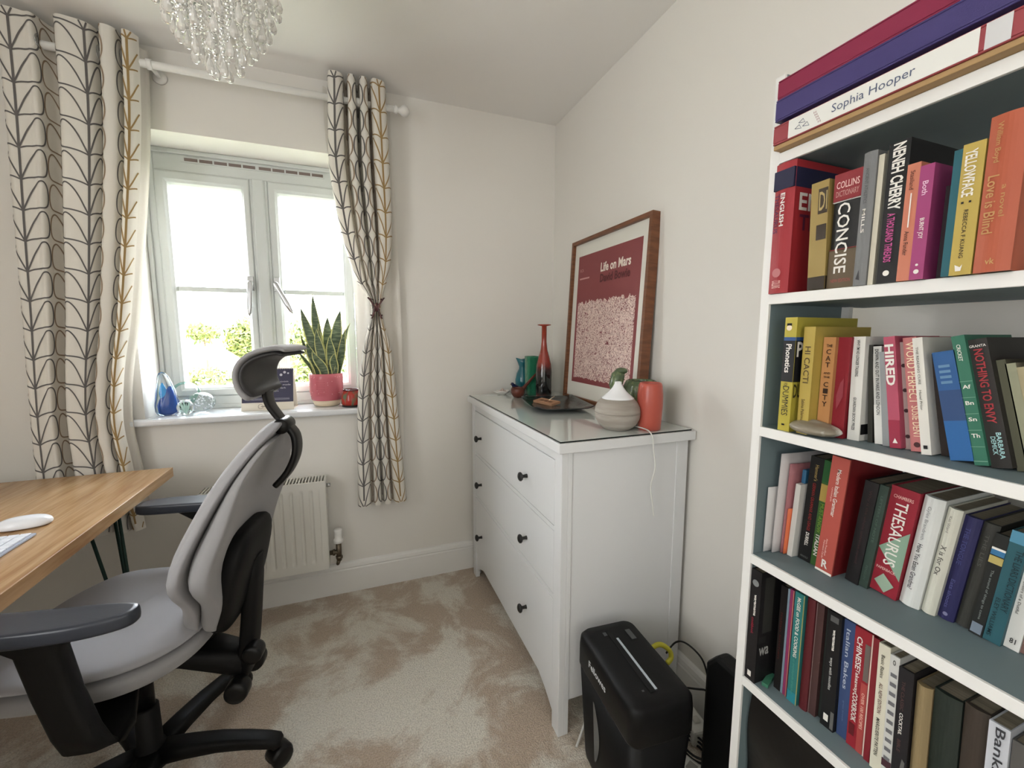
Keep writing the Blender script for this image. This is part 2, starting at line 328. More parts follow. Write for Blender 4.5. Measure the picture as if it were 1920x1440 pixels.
# ------------------------------------------------------------------ curtains
def Rib(surf, pts, w):
    """flat printed line following (s, v) points on the cloth surface"""
    n = len(pts); out = []
    for i, (s, v) in enumerate(pts):
        s0, v0 = pts[max(i - 1, 0)]; s1, v1 = pts[min(i + 1, n - 1)]
        dx, dy = s1 - s0, v1 - v0; l = math.hypot(dx, dy) or 1; nx, ny = -dy / l * w / 2, dx / l * w / 2
        out.append((surf(s + nx, v + ny), surf(s - nx, v - ny)))
    return out
def curtain(name, label, plan, W, ztop, zbot, xl, xr, depth, pin, stems, parent=None, ymid=-.085):
    """plan: closed-form top-view line; W fabric width; xl/xr/depth functions of height z; stems: (position, ink index)"""
    P = catmull([(x, y, 0) for x, y in plan], 8)
    acc = [0]
    for a, b_ in zip(P, P[1:]): acc.append(acc[-1] + (b_ - a).length)
    tot = acc[-1]; W = W or tot; px0 = plan[0][0]; px1 = plan[-1][0]
    def base(s):
        d = min(max(s / W, 0), 1) * tot
        for i in range(len(acc) - 1):
            if d <= acc[i + 1]: break
        t = (d - acc[i]) / (acc[i + 1] - acc[i] + 1e-9); return P[i].lerp(P[i + 1], min(max(t, 0), 1))
    tabn = 700; tab = [base(W * k / tabn) for k in range(tabn + 1)]
    def bq(s):
        f = min(max(s / W, 0), 1) * tabn; i = min(int(f), tabn - 1); return tab[i].lerp(tab[i + 1], f - i)
    def raw(s, z):
        q = bq(s); u = (q.x - px0) / (px1 - px0)
        x = sinterp(xl, z) + (sinterp(xr, z) - sinterp(xl, z)) * u
        return Vector((x, ymid + (q.y - ymid) * interp(depth, z), z))
    H = ztop - zbot
    cum = [0]
    for (xa, ya), (xb, yb) in zip(plan, plan[1:]): cum.append(cum[-1] + 1)
    stems = [(acc[int(i * 8)] / tot * W, k) for i, k in stems]
    def surf(s, v, off=.0012):
        z = ztop - v
        s = min(max(s, 0), W); z = min(max(z, zbot), ztop)
        p = raw(s, z); e = .004
        ds = raw(min(s + e, W), z) - raw(max(s - e, 0), z); dz = raw(s, min(z + e, ztop)) - raw(s, max(z - e, zbot))
        n = ds.cross(dz).normalized()
        if off and n.length > 0: p = p + n * (off if pin > 0 else -off)
        return p
    mb = MB(); nu, nv = 220, 60
    mb.grid(lambda a, b_: raw(a * W, ztop - b_ * H), nu, nv, 0)
    # linear-stem print: pairs of open leaves on straight stems
    per = .1035; hw = .118
    for sc, ink in stems:
        k0 = int(H / per) + 2
        st = [(sc, v) for v in [H * i / 60 for i in range(61)]]
        def strip(pts, w):
            runs = [[]]
            for s, v in pts:
                if 0.003 <= s <= W - .003 and 0.002 <= v <= H - .002: runs[-1].append((s, v))
                elif runs[-1]: runs.append([])
            for run in runs:
                if len(run) < 2: continue
                rb = Rib(surf, run, w); vs = [p for ab in rb for p in ab]
                mb.add(vs, [(2 * i, 2 * i + 1, 2 * i + 3, 2 * i + 2) for i in range(len(rb) - 1)], ink, True)
        strip(st, .0074)
        others = sorted(q for q, _ in stems if q != sc)
        gl = min([sc - q for q in others if q < sc] + [.20]) / 2 * .97; gr = min([q - sc for q in others if q > sc] + [.20]) / 2 * .97
        for k in range(k0):
            v0 = k * per + .03
            for sd in (-1, 1):
                pts = []
                ctrl = [(0, 0), (.25, -.09), (.55, -.14), (.82, -.17), (.95, -.27), (1.0, -.48), (.985, -.74), (.92, -.93), (.80, -1.03), (.66, -1.0), (.48, -.84), (.30, -.58), (.14, -.27), (0, 0)]; hw = gl if sd < 0 else gr
                cc = catmull([(a, b_, 0) for a, b_ in ctrl], 3)
                strip([(sc + sd * q.x * hw, v0 + q.y * per) for q in cc], .0050)
    return surf, raw, mb
INKS = [mat('curtain_cloth', (233, 229, 220), .85, bump=(1200, .15, .0006)), mat('grey_print', (102, 99, 97), .8), mat('brown_print', (150, 130, 108), .8), mat('mustard_print', (158, 130, 84), .8)]
# translucent cloth: a little daylight passes through
ntc = INKS[0].node_tree; bs = ntc.nodes['Principled BSDF']; tl = ntc.nodes.new('ShaderNodeBsdfTranslucent'); tl.inputs['Color'].default_value = lin((236, 226, 210)); mxs = ntc.nodes.new('ShaderNodeMixShader'); mxs.inputs[0].default_value = .12
ntc.links.new(bs.outputs[0], mxs.inputs[1]); ntc.links.new(tl.outputs[0], mxs.inputs[2]); ntc.links.new(mxs.outputs[0], ntc.nodes['Material Output'].inputs[0])
M_LIN = mat('curtain_lining', (236, 232, 224), .9)
ntc = M_LIN.node_tree; bs = ntc.nodes['Principled BSDF']; tl = ntc.nodes.new('ShaderNodeBsdfTranslucent'); tl.inputs['Color'].default_value = lin((240, 236, 228)); mxs = ntc.nodes.new('ShaderNodeMixShader'); mxs.inputs[0].default_value = .16
ntc.links.new(bs.outputs[0], mxs.inputs[1]); ntc.links.new(tl.outputs[0], mxs.inputs[2]); ntc.links.new(mxs.outputs[0], ntc.nodes['Material Output'].inputs[0])

# left curtain, drawn open
ct = thing('curtain', 'left patterned curtain hanging down behind the desk corner', 'curtain', (0, 0, 0), group='eyelet curtains')
planL = [(-2.165, -.06), (-2.145, -.125), (-2.11, -.13), (-2.075, -.12), (-2.05, -.12), (-2.03, -.06), (-2.00, -.04), (-1.985, -.05), (-1.988, -.11), (-1.970, -.143), (-1.93, -.142), (-1.885, -.125), (-1.868, -.08), (-1.862, -.045), (-1.852, -.07), (-1.853, -.12), (-1.838, -.142), (-1.805, -.130), (-1.797, -.08), (-1.790, -.045), (-1.782, -.08), (-1.783, -.125), (-1.770, -.136), (-1.752, -.125), (-1.738, -.10)]
xlL = [(.5, -2.185), (.75, -2.177), (1.33, -2.156), (1.63, -2.147), (2.05, -2.132), (2.36, -2.125)]
xrL = [(.5, -1.865), (.75, -1.885), (.94, -1.90), (1.127, -1.882), (1.33, -1.845), (1.73, -1.79), (2.04, -1.755), (2.36, -1.737)]
WL = None
sf, rw, mb = curtain('curtain', '', planL, WL, 2.352, .50, xlL, xrL, [(.5, .85), (1.0, .95), (2.36, 1)], 1,
                     [(2, 1), (6, 2), (10.8, 1), (13.6, 2), (19.6, 1), (22.4, 3)])
mk('panel', mb, INKS, ct)
mb = MB()
mb.grid(lambda a, b_: Vector((sinterp(xrL, 2.34 - b_ * 1.78) - .06 + a * .070, -.045 + .012 * math.sin(a * 9) - .01 * a, 2.34 - b_ * 1.78)), 12, 40)
mk('lining', mb, M_LIN, ct, label='plain white curtain lining edge')
for s in (-2.10, -2.02, -1.93, -1.855, -1.79, -1.76):
    mb = MB(); T = Matrix.Translation((s, -.09, 2.275)) @ Matrix.Rotation(PI / 2, 4, 'Y')
    mb.loft([[((.024 + .005 * math.cos(k * PI / 3)) * math.cos(2 * PI * i / 20), (.024 + .005 * math.cos(k * PI / 3)) * math.sin(2 * PI * i / 20), .004 * math.sin(k * PI / 3)) for i in range(20)] for k in range(7)], T=T, cap=False)
    mk('eyelet', mb, M_CHROME, ct)
# right curtain, pinched by a claw clip
ct = thing('curtain', 'right patterned curtain gathered at mid height by a claw clip', 'curtain', (0, 0, 0), group='eyelet curtains')
xlR = [(.46, -1.06), (.95, -1.043), (1.22, -1.008), (1.34, -.975), (1.405, -.966), (1.46, -.985), (1.51, -1.02), (1.69, -1.075), (1.9, -1.108), (2.02, -1.118), (2.36, -1.108)]
xrR = [(.46, -.832), (.94, -.862), (1.22, -.885), (1.34, -.915), (1.405, -.925), (1.46, -.912), (1.6, -.875), (1.825, -.862), (2.36, -.872)]
planR = [(-1.11 + a * .238, b) for a, b in ((0, -.06), (.02, -.12), (.12, -.135), (.24, -.12), (.28, -.07), (.31, -.05), (.33, -.08), (.34, -.125), (.40, -.135), (.46, -.12), (.48, -.06), (.51, -.05), (.53, -.09), (.54, -.125), (.60, -.135), (.66, -.12), (.68, -.06), (.71, -.05), (.72, -.10), (.76, -.135), (.86, -.135), (.96, -.12), (1.0, -.07))]
WR = None
sf, rw, mb = curtain('curtain', '', planR, WR, 2.358, .468, xlR, xrR, [(.46, .62), (1.0, .6), (1.3, .5), (1.405, .32), (1.5, .5), (1.8, .95), (2.36, 1)], 1,
                     [(2.1, 1), (5, 2), (10.6, 1), (16.6, 2), (20, 3)])
mk('panel', mb, INKS, ct)
mb = MB()
tl_l = [(.47, -1.045), (1.1, -1.035), (1.5, -1.04), (1.8, -1.075), (2.1, -1.125), (2.34, -1.13)]; tl_r = [(.47, -.84), (1.1, -.83), (1.6, -.835), (2.34, -.86)]
mb.grid(lambda a, b_: Vector((sinterp(tl_l, 2.34 - b_ * 1.85) + (sinterp(tl_r, 2.34 - b_ * 1.85) - sinterp(tl_l, 2.34 - b_ * 1.85)) * a, -.035 + .009 * math.sin(a * 17 + b_ * 1.5), 2.34 - b_ * 1.85)), 40, 40)
mk('lining', mb, M_LIN, ct, label='plain white curtain lining behind the print')
for s in (-1.09, -1.05, -1.01, -.975, -.93, -.89):
    mb = MB(); T = Matrix.Translation((s, -.09, 2.275)) @ Matrix.Rotation(PI / 2, 4, 'Y')
    mb.loft([[((.024 + .005 * math.cos(k * PI / 3)) * math.cos(2 * PI * i / 20), (.024 + .005 * math.cos(k * PI / 3)) * math.sin(2 * PI * i / 20), .004 * math.sin(k * PI / 3)) for i in range(20)] for k in range(7)], T=T, cap=False)
    mk('eyelet', mb, M_CHROME, ct)
# claw clip
cl = thing('claw_clip', 'dark brown butterfly claw clip pinching the right curtain', 'hair clip', (-.946, -.11, 1.40))
MC = mat('tortoiseshell_plastic', (70, 42, 44), .25, var=((120, 80, 78), 40, .4, .7))
for sd in (-1, 1):
    mb = MB()
    mb.loft([[(sd * (.007 + .022 * abs(math.cos(t)) ** 1.4) + dx, -.004 + dy - .008, .048 * math.cos(t) if abs(math.cos(t)) > .02 else 0) for dx, dy in ((-.004, -.006), (.004, -.006), (.004, .006), (-.004, .006))] for t in (0.15, .5, .9, 1.3, 1.57, 1.85, 2.25, 2.65, 3.0)], T=Matrix.Rotation(math.radians(8 * sd), 4, 'Y'))
    for k in range(4):
        z = -.036 + k * .024; w_ = .007 + .022 * (abs(z) / .048) ** 1.4; mb.tube([(sd * w_, -.01, z), (sd * (w_ + .004), .006, z + .002), (sd * w_ * .5, .014, z)], [.0035, .003, .0018], 6)
    mk('jaw', mb, MC, cl)
mb = MB(); mb.tube([(0, -.016, -.02), (0, -.016, .02)], .005, 10); mk('hinge', mb, MC, cl)
# pole, finials and brackets
rod = thing('curtain_pole', 'white curtain pole across the top of the window', 'curtain pole', (-1.55, -.09, 2.27))
mb = MB(); mb.tube([(-.82, 0, 0), (.71, 0, 0)], .0135, 20); mk('pole', mb, M_GLOSSW, rod)
for x in (-.82, .71):
    mb = MB(); s = 1 if x > 0 else -1
    mb.lathe([(.013, 0), (.017, .004), (.017, .012), (.010, .018), (.012, .024), (.022, .036), (.024, .047), (.019, .060), (.006, .067)], 24, T=Matrix.Translation((x, 0, 0)) @ Matrix.Rotation(s * PI / 2, 4, 'Y'))
    mk('finial', mb, M_GLOSSW, rod)
for x in (-.165, .56, -.76):
    mb = MB(); mb.tube([(x, .088, 0), (x, .012, 0)], .008, 12); mb.lathe([(.0, .0), (.025, .0), (.023, .008), (.01, .012)], 20, T=Matrix.Translation((x, .0885, 0)) @ Matrix.Rotation(PI / 2, 4, 'X')); mb.lathe([(.014, -.008), (.018, -.008), (.018, .008), (.014, .008)], 20, cap=False, T=Matrix.Translation((x, 0, 0)) @ Matrix.Rotation(PI / 2, 4, 'Y'))
    mk('bracket', mb, M_GLOSSW, rod)

# ------------------------------------------------------------------ radiator under the sill
M_RAD = mat('radiator_enamel', (226, 224, 216), .3)
ra = thing('radiator', 'white ribbed panel radiator on the wall below the window', 'radiator', (-1.439, -.055, .19))
def radz(x):
    per = .0402; u = ((x + .241) % per) / per; return .007 * (1 if .38 < u < .62 else max(0, 1 - min(abs(u - .38), abs(u - .62)) / .09) if .29 < u < .71 else 0)
mb = MB(); nx = 240
for iy, (z0, z1) in enumerate([(0, .42)]):
    def fp(a, b_):
        x = -.241 + a * .482; z = b_ * .42
        e = 1 if .05 < z < .375 else (max(0, 1 - (.05 - z) / .012) if z <= .05 else max(0, 1 - (z - .375) / .012))
        ed = 1 if abs(x) < .215 else 0
        return (x, -.055 + radz(x) * e * ed * 1.0, z)
    mb.grid(fp, nx, 60)
mb.box((-.2409, -.0478, 0), (.2409, -.040, .42))
mk('panel', mb, M_RAD, ra)
mb = MB(); mb.box((-.244, -.058, .41), (-.241, .045, .425)); 
mb.box((-.241, -.056, .418), (.241, -.047, .424)); mb.box((-.241, .037, .418), (.241, .045, .424))
for k in range(37): x = -.236 + k * .0131; mb.box((x, -.047, .418), (x + .006, .037, .424))
mb.box((-.241, -.046, .02), (.241, .04, .40), 1)
mk('top_grille', mb, [M_RAD, mat('radiator_inside', (120, 118, 112), .8)], ra)
for sx in (-.2445, .2415):
    mk('side_panel', MB().box((sx, -.056, .01), (sx + .003, .045, .424)), M_RAD, ra, bevel=.001)
mb = MB(); mb.tube([(.244, -.01, .39), (.262, -.01, .39)], .009, 10); mk('air_vent', mb, M_CHROME, ra)
mb = MB(); MBR = mat('tarnished_brass', (110, 100, 86), .35, .9)
mb.tube([(.2445, -.01, .055), (.285, -.01, .055)], .011, 12); mb.tube([(.258, -.01, .055), (.268, -.01, .055)], .016, 6)
mb.tube([(.285, -.01, .012), (.285, -.01, .10)], .0125, 12); mb.tube([(.285, -.01, .022), (.285, -.01, .034)], .0165, 6); mb.tube([(.285, -.01, .012), (.278, -.01, -.005), (.278, .036, -.012)], .008, 10)
mk('valve', mb, MBR, ra, label='dull metal radiator valve')
mb = MB(); 
rings = [(.014, .10), (.021, .103), (.021, .118), (.016, .121), (.0165, .15), (.019, .165), (.017, .168), (.004, .169)]
mb.loft([[(.285 + r * (1 + (.06 if i % 2 else 0)) * math.cos(2 * PI * i / 32), -.01 + r * (1 + (.06 if i % 2 else 0)) * math.sin(2 * PI * i / 32), z) for i in range(32)] for r, z in rings])
mk('thermostat_head', mb, M_GLOSSW, ra)
# ------------------------------------------------------------------ chest of drawers
CX0, CX1, CY0, CY1, CZ = -.508, -.006, -1.086, -.05, .964        # top slab
dr = thing('chest_of_drawers', 'white three drawer chest with round black knobs against the right wall', 'chest of drawers', (-.257, -.568, 0))
def cb(mb, x0, x1, y0, y1, z0, z1, mi=0): mb.box((x0 + .257, y0 + .568, z0), (x1 + .257, y1 + .568, z1), mi)
mb = MB(); cb(mb, CX0, CX1, CY0, CY1, .934, CZ); mk('top', mb, M_CHEST, dr, bevel=.002)
mb = MB(); cb(mb, CX0 + .008, CX1 - .012, CY0 + .010, CY1 - .010, CZ, CZ + .005)
mk('glass_top', mb, mat('green_edge_glass', (224, 231, 226), 0.02, trans=.0, coat=1.0), dr, label='glass sheet with a dark edge lying on the top')
mb = MB(); q = (CX0 + .007, CX1 - .011, CY0 + .009, CY1 - .009)
for a in ((q[0], q[0] + .0012, q[2], q[3]), (q[0], q[1], q[2], q[2] + .0012), (q[0], q[1], q[3] - .0012, q[3])): cb(mb, *a, CZ, CZ + .0045)
mk('glass_edge', mb, mat('dark_glass_edge', (18, 26, 24), .2), dr)
LX0, LX1, LY0, LY1 = CX0 + .018, CX1 - .014, CY0 + .018, CY1 - .018
for y0, y1 in ((LY0, LY0 + .046), (LY1 - .046, LY1)):
    mb = MB(); cb(mb, LX0, LX0 + .022, y0, y1, 0, .934); cb(mb, LX0 + .022, LX0 + .036, (y0 if y0 == LY0 else y1 - .02), (y0 + .02 if y0 == LY0 else y1), 0, .934); mk('leg', mb, M_CHEST, dr, bevel=.0012)
    s = LY0 if y0 == LY0 else LY1 - .02
    mb = MB(); cb(mb, LX1 - .045, LX1, s, s + .02, 0, .934); mk('leg', mb, M_CHEST, dr, bevel=.0012)
    mb = MB(); cb(mb, LX0 + .036, LX1 - .045, s + .003, s + .017, .12, .934); mk('side_panel', mb, M_CHEST, dr)
mb = MB(); cb(mb, LX0 + .004, LX0 + .022, LY0 + .046, LY1 - .046, .898, .934); mk('rail', mb, M_CHEST, dr)
mb = MB()
# arched bottom rail
pts = []; yA, yB = LY0 + .046, LY1 - .046
arch = [(yA, .045)] + [(yA + .012 + (yB - yA - .024) * k / 16, .045 + .055 * min(1, math.sin(PI * k / 16) * 3.2)) for k in range(17)] + [(yB, .045)]
poly = [(LX0 + .006 + .257, y + .568, z) for y, z in arch] + [(LX0 + .006 + .257, yB + .568, .137), (LX0 + .006 + .257, yA + .568, .137)]
mb.prism(poly, (.016, 0, 0)); mk('rail', mb, M_CHEST, dr)
mb = MB(); cb(mb, LX0 + .024, LX1 - .002, LY0 + .021, LY1 - .021, .14, .93); mk('carcass', mb, M_CHEST, dr)
mb = MB(); cb(mb, LX0 + .03, LX1, LY0 + .02, LY1 - .02, .10, .118); mk('bottom_panel', mb, M_CHEST, dr)
for z0, z1 in ((.671, .6855), (.445, .4595)):
    mb = MB(); cb(mb, LX0 + .002, LX0 + .022, LY0 + .046, LY1 - .046, z0, z1); mk('rail', mb, M_CHEST, dr)
for z0, z1, kz in ((.688, .8955, .777), (.462, .6685, .545), (.1395, .4425, .275)):
    mb = MB(); cb(mb, LX0 + .001, LX0 + .0225, LY0 + .0485, LY1 - .0485, z0, z1); d = mk('drawer', mb, M_CHEST, dr, bevel=.0018)
    for ky in (-.225, -.800):
        mb = MB(); T = Matrix.Translation((LX0 + .002 + .257, ky + .568, kz)) @ Matrix.Rotation(-PI / 2, 4, 'Y')
        mb.lathe([(.008, 0), (.0065, .004), (.0055, .012), (.0065, .018), (.014, .022), (.0165, .026), (.015, .031), (.009, .0345), (.002, .036)], 24, T=T)
        mk('knob', mb, M_KNOB, d)

# ------------------------------------------------------------------ desk
wood = bpy.data.materials.new('oiled_oak_worktop'); wood.use_nodes = True; nt = wood.node_tree; b = nt.nodes['Principled BSDF']
b.inputs['Roughness'].default_value = .27; tc = nt.nodes.new('ShaderNodeTexCoord')
mp = nt.nodes.new('ShaderNodeMapping'); mp.inputs['Scale'].default_value = (9, .9, 6)
mp2 = nt.nodes.new('ShaderNodeMapping'); mp2.inputs['Scale'].default_value = (80, 3.5, 40)
n1 = nt.nodes.new('ShaderNodeTexNoise'); n1.inputs['Scale'].default_value = 1.6; n1.inputs['Detail'].default_value = 6; n1.inputs['Distortion'].default_value = 1.4
n2 = nt.nodes.new('ShaderNodeTexNoise'); n2.inputs['Scale'].default_value = 2; n2.inputs['Detail'].default_value = 3
r1 = nt.nodes.new('ShaderNodeValToRGB'); e = r1.color_ramp.elements; e[0].position = .3; e[0].color = lin((160, 122, 84)); e[1].position = .72; e[1].color = lin((202, 172, 132))
e2 = e.new(.5); e2.color = lin((186, 149, 108))
r2_ = nt.nodes.new('ShaderNodeValToRGB'); r2_.color_ramp.elements[0].position = .3; r2_.color_ramp.elements[0].color = (.72, .68, .62, 1); r2_.color_ramp.elements[1].position = .6
mx = nt.nodes.new('ShaderNodeMix'); mx.data_type = 'RGBA'; mx.blend_type = 'MULTIPLY'; mx.inputs['Factor'].default_value = .8
L = nt.links.new
L(tc.outputs['Object'], mp.inputs['Vector']); L(tc.outputs['Object'], mp2.inputs['Vector']); L(mp.outputs['Vector'], n1.inputs['Vector']); L(mp2.outputs['Vector'], n2.inputs['Vector'])
L(n1.outputs['Fac'], r1.inputs['Fac']); L(n2.outputs['Fac'], r2_.inputs['Fac']); L(r1.outputs['Color'], mx.inputs['A']); L(r2_.outputs['Color'], mx.inputs['B']); L(mx.outputs['Result'], b.inputs['Base Color'])
DX, DZ = -1.735, .757
dk = thing('desk', 'oak topped desk with dark green hairpin legs at the left edge', 'desk', (-2.1, -.85, 0))
mb = MB(); mb.box((-.60, -1.33, DZ - .036), (DX + 2.1, .685, DZ))  # near end lengthened out of view to shade the space underneath
mk('desktop', mb, wood, dk, bevel=.0015)
MLEG = mat('dark_green_steel', (40, 62, 56), .4, .6)
for lx, ly, s in ((.20, .565, 1), (.20, -1.21, -1), (-.48, .565, 1), (-.48, -1.21, -1)):
    mb = MB(); mb.box((lx - .06, ly - .06, DZ - .041), (lx + .05, ly + .05, DZ - .0365))
    foot = Vector((lx + .035, ly + .03 * s, .006))
    for ax, ay in ((-.05, -.045), (.0, .035), (.04, -.02)):
        mb.tube([(lx + ax, ly + ay, DZ - .04), foot + Vector((ax * .18, ay * .18, .02)), foot + Vector((0, 0, 0))], .0055, 8)
    mk('leg', mb, MLEG, dk)
# keyboard and mouse
kb = thing('keyboard', 'slim white keyboard lying near the front edge of the desk', 'keyboard', (-1.90, -.95, DZ + .001), (0, 0, 0))
MK = mat('white_keys', (226, 229, 236), .4); MKB = mat('silver_tray', (170, 176, 190), .35, .3)
mb = MB(); mb.box((-.065, -.215, 0), (.058, .222, .006)); mk('tray', mb, MKB, kb, bevel=.002)
mb = MB()
for r in range(5):
    for k in range(20):
        if r == 0 and 5 < k < 12: continue
        x = .052 - r * .0232; y = .216 - k * .0216; mb.box((x - .0205, y - .0190, .006), (x, y, .0095))
mb.box((.0315, -.0395, .006), (.052, .0855, .0095))
mk('keys', mb, MK, kb, bevel=.001)
ms = thing('computer_mouse', 'low rounded white mouse lying beyond the keyboard', 'mouse', (-1.905, -.655, DZ + .001), (0, 0, math.radians(8)))
rings = []
for w, z in ((.92, 0), (1.0, .004), (1.0, .010), (.96, .016), (.86, .021), (.68, .0255), (.42, .028), (.12, .029)):
    rings.append([(.056 * w * math.copysign(abs(math.cos(t)) ** .8, math.cos(t)), .030 * w * math.copysign(abs(math.sin(t)) ** .85, math.sin(t)), z) for t in [2 * PI * i / 32 for i in range(32)]])
mb = MB(); mb.loft(rings); mk('shell', mb, mat('mouse_white', (236, 238, 242), .15), ms, sub=1)

# ------------------------------------------------------------------ office chair (local -X is the way it faces)
oc = thing('office_chair', 'grey upholstered swivel chair with headrest and black armrests at the desk', 'office chair', (-1.634, -.783, 0), (0, 0, math.radians(-10)))
M_FAB = mat('grey_chair_fabric', (160, 159, 162), .9, bump=(1500, .35, .0008), sheen=.25)
M_FAB2 = mat('grey_chair_fabric_back', (150, 149, 150), .9, bump=(1500, .35, .0008), sheen=.25)
M_PAD = mat('armrest_polyurethane', (50, 54, 63), .3, bump=(260, .12, .0006))
def se(t, p): return math.copysign(abs(math.cos(t)) ** p, math.cos(t)), math.copysign(abs(math.sin(t)) ** p, math.sin(t))
# seat cushion
def seatring(s, z, dx=0, n=40):
    r = []
    for i in range(n):
        c, s_ = se(2 * PI * i / n, .62); x = -.035 + .250 * c * s + dx; y = .248 * s_ * s * (1 - .10 * max(0, c))
        zz = z - .028 * max(0, -c - .55) / .45 + .016 * max(0, c - .5)      # front edge drops, rear rises slightly
        r.append((x, y, zz))
    return r
mb = MB(); mb.loft([seatring(.86, .448), seatring(.95, .452), seatring(1.0, .468), seatring(1.01, .492), seatring(1.0, .5095)]); mk('seat_base', mb, M_FAB2, oc, sub=1)
mb = MB(); mb.loft([seatring(.992, .510), seatring(1.0, .514), seatring(.985, .523), seatring(.94, .530), seatring(.80, .534), seatring(.5, .528), seatring(.15, .525)]); mk('seat', mb, M_FAB, oc, sub=1)
# backrest: front cushion, rear cover
xf = [(.50, .128), (.55, .138), (.60, .150), (.65, .150), (.70, .152), (.74, .164), (.79, .190), (.85, .226), (.92, .268), (.98, .314), (1.045, .372)]
hwid = [(.50, .11), (.56, .128), (.61, .152), (.66, .198), (.71, .222), (.78, .222), (.86, .212), (.93, .185), (.98, .145), (1.02, .10), (1.045, .06)]
def backring(z, t0, t1, k=1.0, n=40):
    w = sinterp(hwid, z) * k; x0 = sinterp(xf, z); r = []
    for i in range(n):
        c, s = se(2 * PI * i / n, .55); y = w * s
        wrap = interp([(.80, .040), (.95, .020), (1.045, .006)], z) * (abs(s) ** 2)      # the sides curve back from the middle
        xm = x0 + (t0 + t1) / 2 + (t1 - t0) / 2 * c
        r.append((xm + wrap * (1.0), y, z + (.0 if c < 0 else .0)))
    return r
zs = [.505, .515, .54, .58, .62, .66, .70, .76, .82, .88, .94, .99, 1.02, 1.038, 1.045]
def k_end(z): return .80 if z in (.505, 1.045) else .93 if z in (.515, 1.038) else 1.0
mb = MB(); mb.loft([backring(z, 0 + (.012 if k_end(z) < .9 else 0), .044 - (.01 if k_end(z) < .9 else 0), k_end(z)) for z in zs]); mk('back_cushion', mb, M_FAB, oc, sub=1)
zs2 = [.500, .512, .54, .58, .62, .66, .70, .76, .82, .88, .92, .95, .98, .995, 1.005]
mb = MB(); mb.loft([backring(z, .042, sinterp([(.50, .08), (.58, .10), (.70, .112), (.82, .104), (.88, .088), (.94, .072), (1.0, .060), (1.03, .056)], z), (.8 if z in (.5, 1.005) else .94 if z in (.512, .995) else 1.0)) for z in zs2]); mk('back_cover', mb, M_FAB2, oc, sub=1)
# lumbar shell and spine behind
sh = [(.478, .205, .06, .045), (.50, .215, .10, .05), (.56, .222, .125, .07), (.64, .228, .13, .082), (.70, .248, .12, .078), (.745, .272, .10, .055), (.762, .285, .07, .03)]
mb = MB(); mb.loft([[(x + d * (.5 + .5 * se(2 * PI * i / 32, .5)[0]), w * se(2 * PI * i / 32, .5)[1], z) for i in range(32)] for z, x, w, d in sh]); mk('lumbar_shell', mb, M_BLACKM, oc, sub=1)
mb = MB(); mb.loft([[(x + .022 * se(2 * PI * i / 20, .6)[0], w * se(2 * PI * i / 20, .6)[1], z) for i in range(20)] for z, x, w in ((.30, .245, .03), (.32, .258, .038), (.40, .275, .036), (.48, .285, .034), (.60, .297, .034), (.66, .30, .03))]); mk('spine', mb, M_BLACKM, oc)
mb = MB(); mb.loft([[(x, w * se(2 * PI * i / 20, .6)[0], z + h * se(2 * PI * i / 20, .6)[1]) for i in range(20)] for x, z, w, h in ((-.06, .425, .07, .018), (.03, .42, .075, .026), (.12, .405, .06, .03), (.20, .375, .05, .035), (.26, .35, .04, .04), (.278, .345, .03, .03))]); mk('mechanism', mb, M_BLACKM, oc)
mb = MB(); mb.box((-.13, -.12, .418), (.10, .12, .449)); mb.loft([[(x, -.02 + .03 * se(2 * PI * i / 16, .6)[0], z + .02 * se(2 * PI * i / 16, .6)[1]) for i in range(16)] for x, z in ((.06, .43), (.15, .445), (.20, .47), (.232, .50))]); mk('seat_plate', mb, M_BLACKM, oc, bevel=.008)
for kx, ky, kz, r in ((.302, -.045, .40, .026), (.262, -.06, .305, .030), (.262, .055, .305, .030)):
    mb = MB(); mb.lathe([(r * .5, -.022), (r * .92, -.02), (r, -.012), (r, .012), (r * .92, .02), (r * .5, .022)], 24, T=Matrix.Translation((kx, ky, kz)) @ Matrix.Rotation(PI / 2, 4, 'X')); mk('adjustment_knob', mb, M_BLACKP, oc)
# headrest
hp = [(.346, 1.104), (.330, 1.126), (.321, 1.156), (.323, 1.188), (.338, 1.217), (.366, 1.238), (.400, 1.249), (.428, 1.250), (.448, 1.241)]
hpc = catmull([(x, 0, z) for x, z in hp], 3)
def headsheet(t0, t1, W, endtaper=1.0, n=20):
    rings = []; m = len(hpc)
    for i, p in enumerate(hpc):
        a = hpc[max(i - 1, 0)]; c = hpc[min(i + 1, m - 1)]; t = (c - a).normalized(); nr = Vector((t.z, 0, -t.x))
        f = i / (m - 1); w = W * (.80 + .20 * math.sin(PI * min(max(f * 1.15, 0), 1)) ** .6); th = 1 if 0 < i < m - 1 else .35
        thk = (t1 - t0) * (1 - .5 * f); r = []
        for k in range(n):
            c_, s_ = se(2 * PI * k / n, .6)
            off = t0 + thk * .5 + thk * .5 * c_ * th; r.append(p + nr * off + Vector((.004 * s_ * s_, w * s_, 0)))
        rings.append(r)
    return rings
mb = MB(); mb.loft(headsheet(0, .028, .124)); mk('headrest_pad', mb, M_FAB2, oc, sub=1)
mb = MB(); mb.loft(headsheet(.015, .038, .1225)); mk('headrest_shell', mb, mat('charcoal_plastic', (52, 51, 52), .55), oc, sub=1)
def strap(pts, hw, th, n=16):
    P = catmull([(x, 0, z) for x, z in pts], 5); rings = []
    for i, p in enumerate(P):
        t = (P[min(i + 1, len(P) - 1)] - P[max(i - 1, 0)]).normalized(); nr = Vector((t.z, 0, -t.x)); f = i / (len(P) - 1)
        rings.append([p + nr * th * se(2 * PI * k / n, .5)[0] + Vector((0, (hw[0] + (hw[1] - hw[0]) * f) * se(2 * PI * k / n, .5)[1], 0)) for k in range(n)])
    return rings
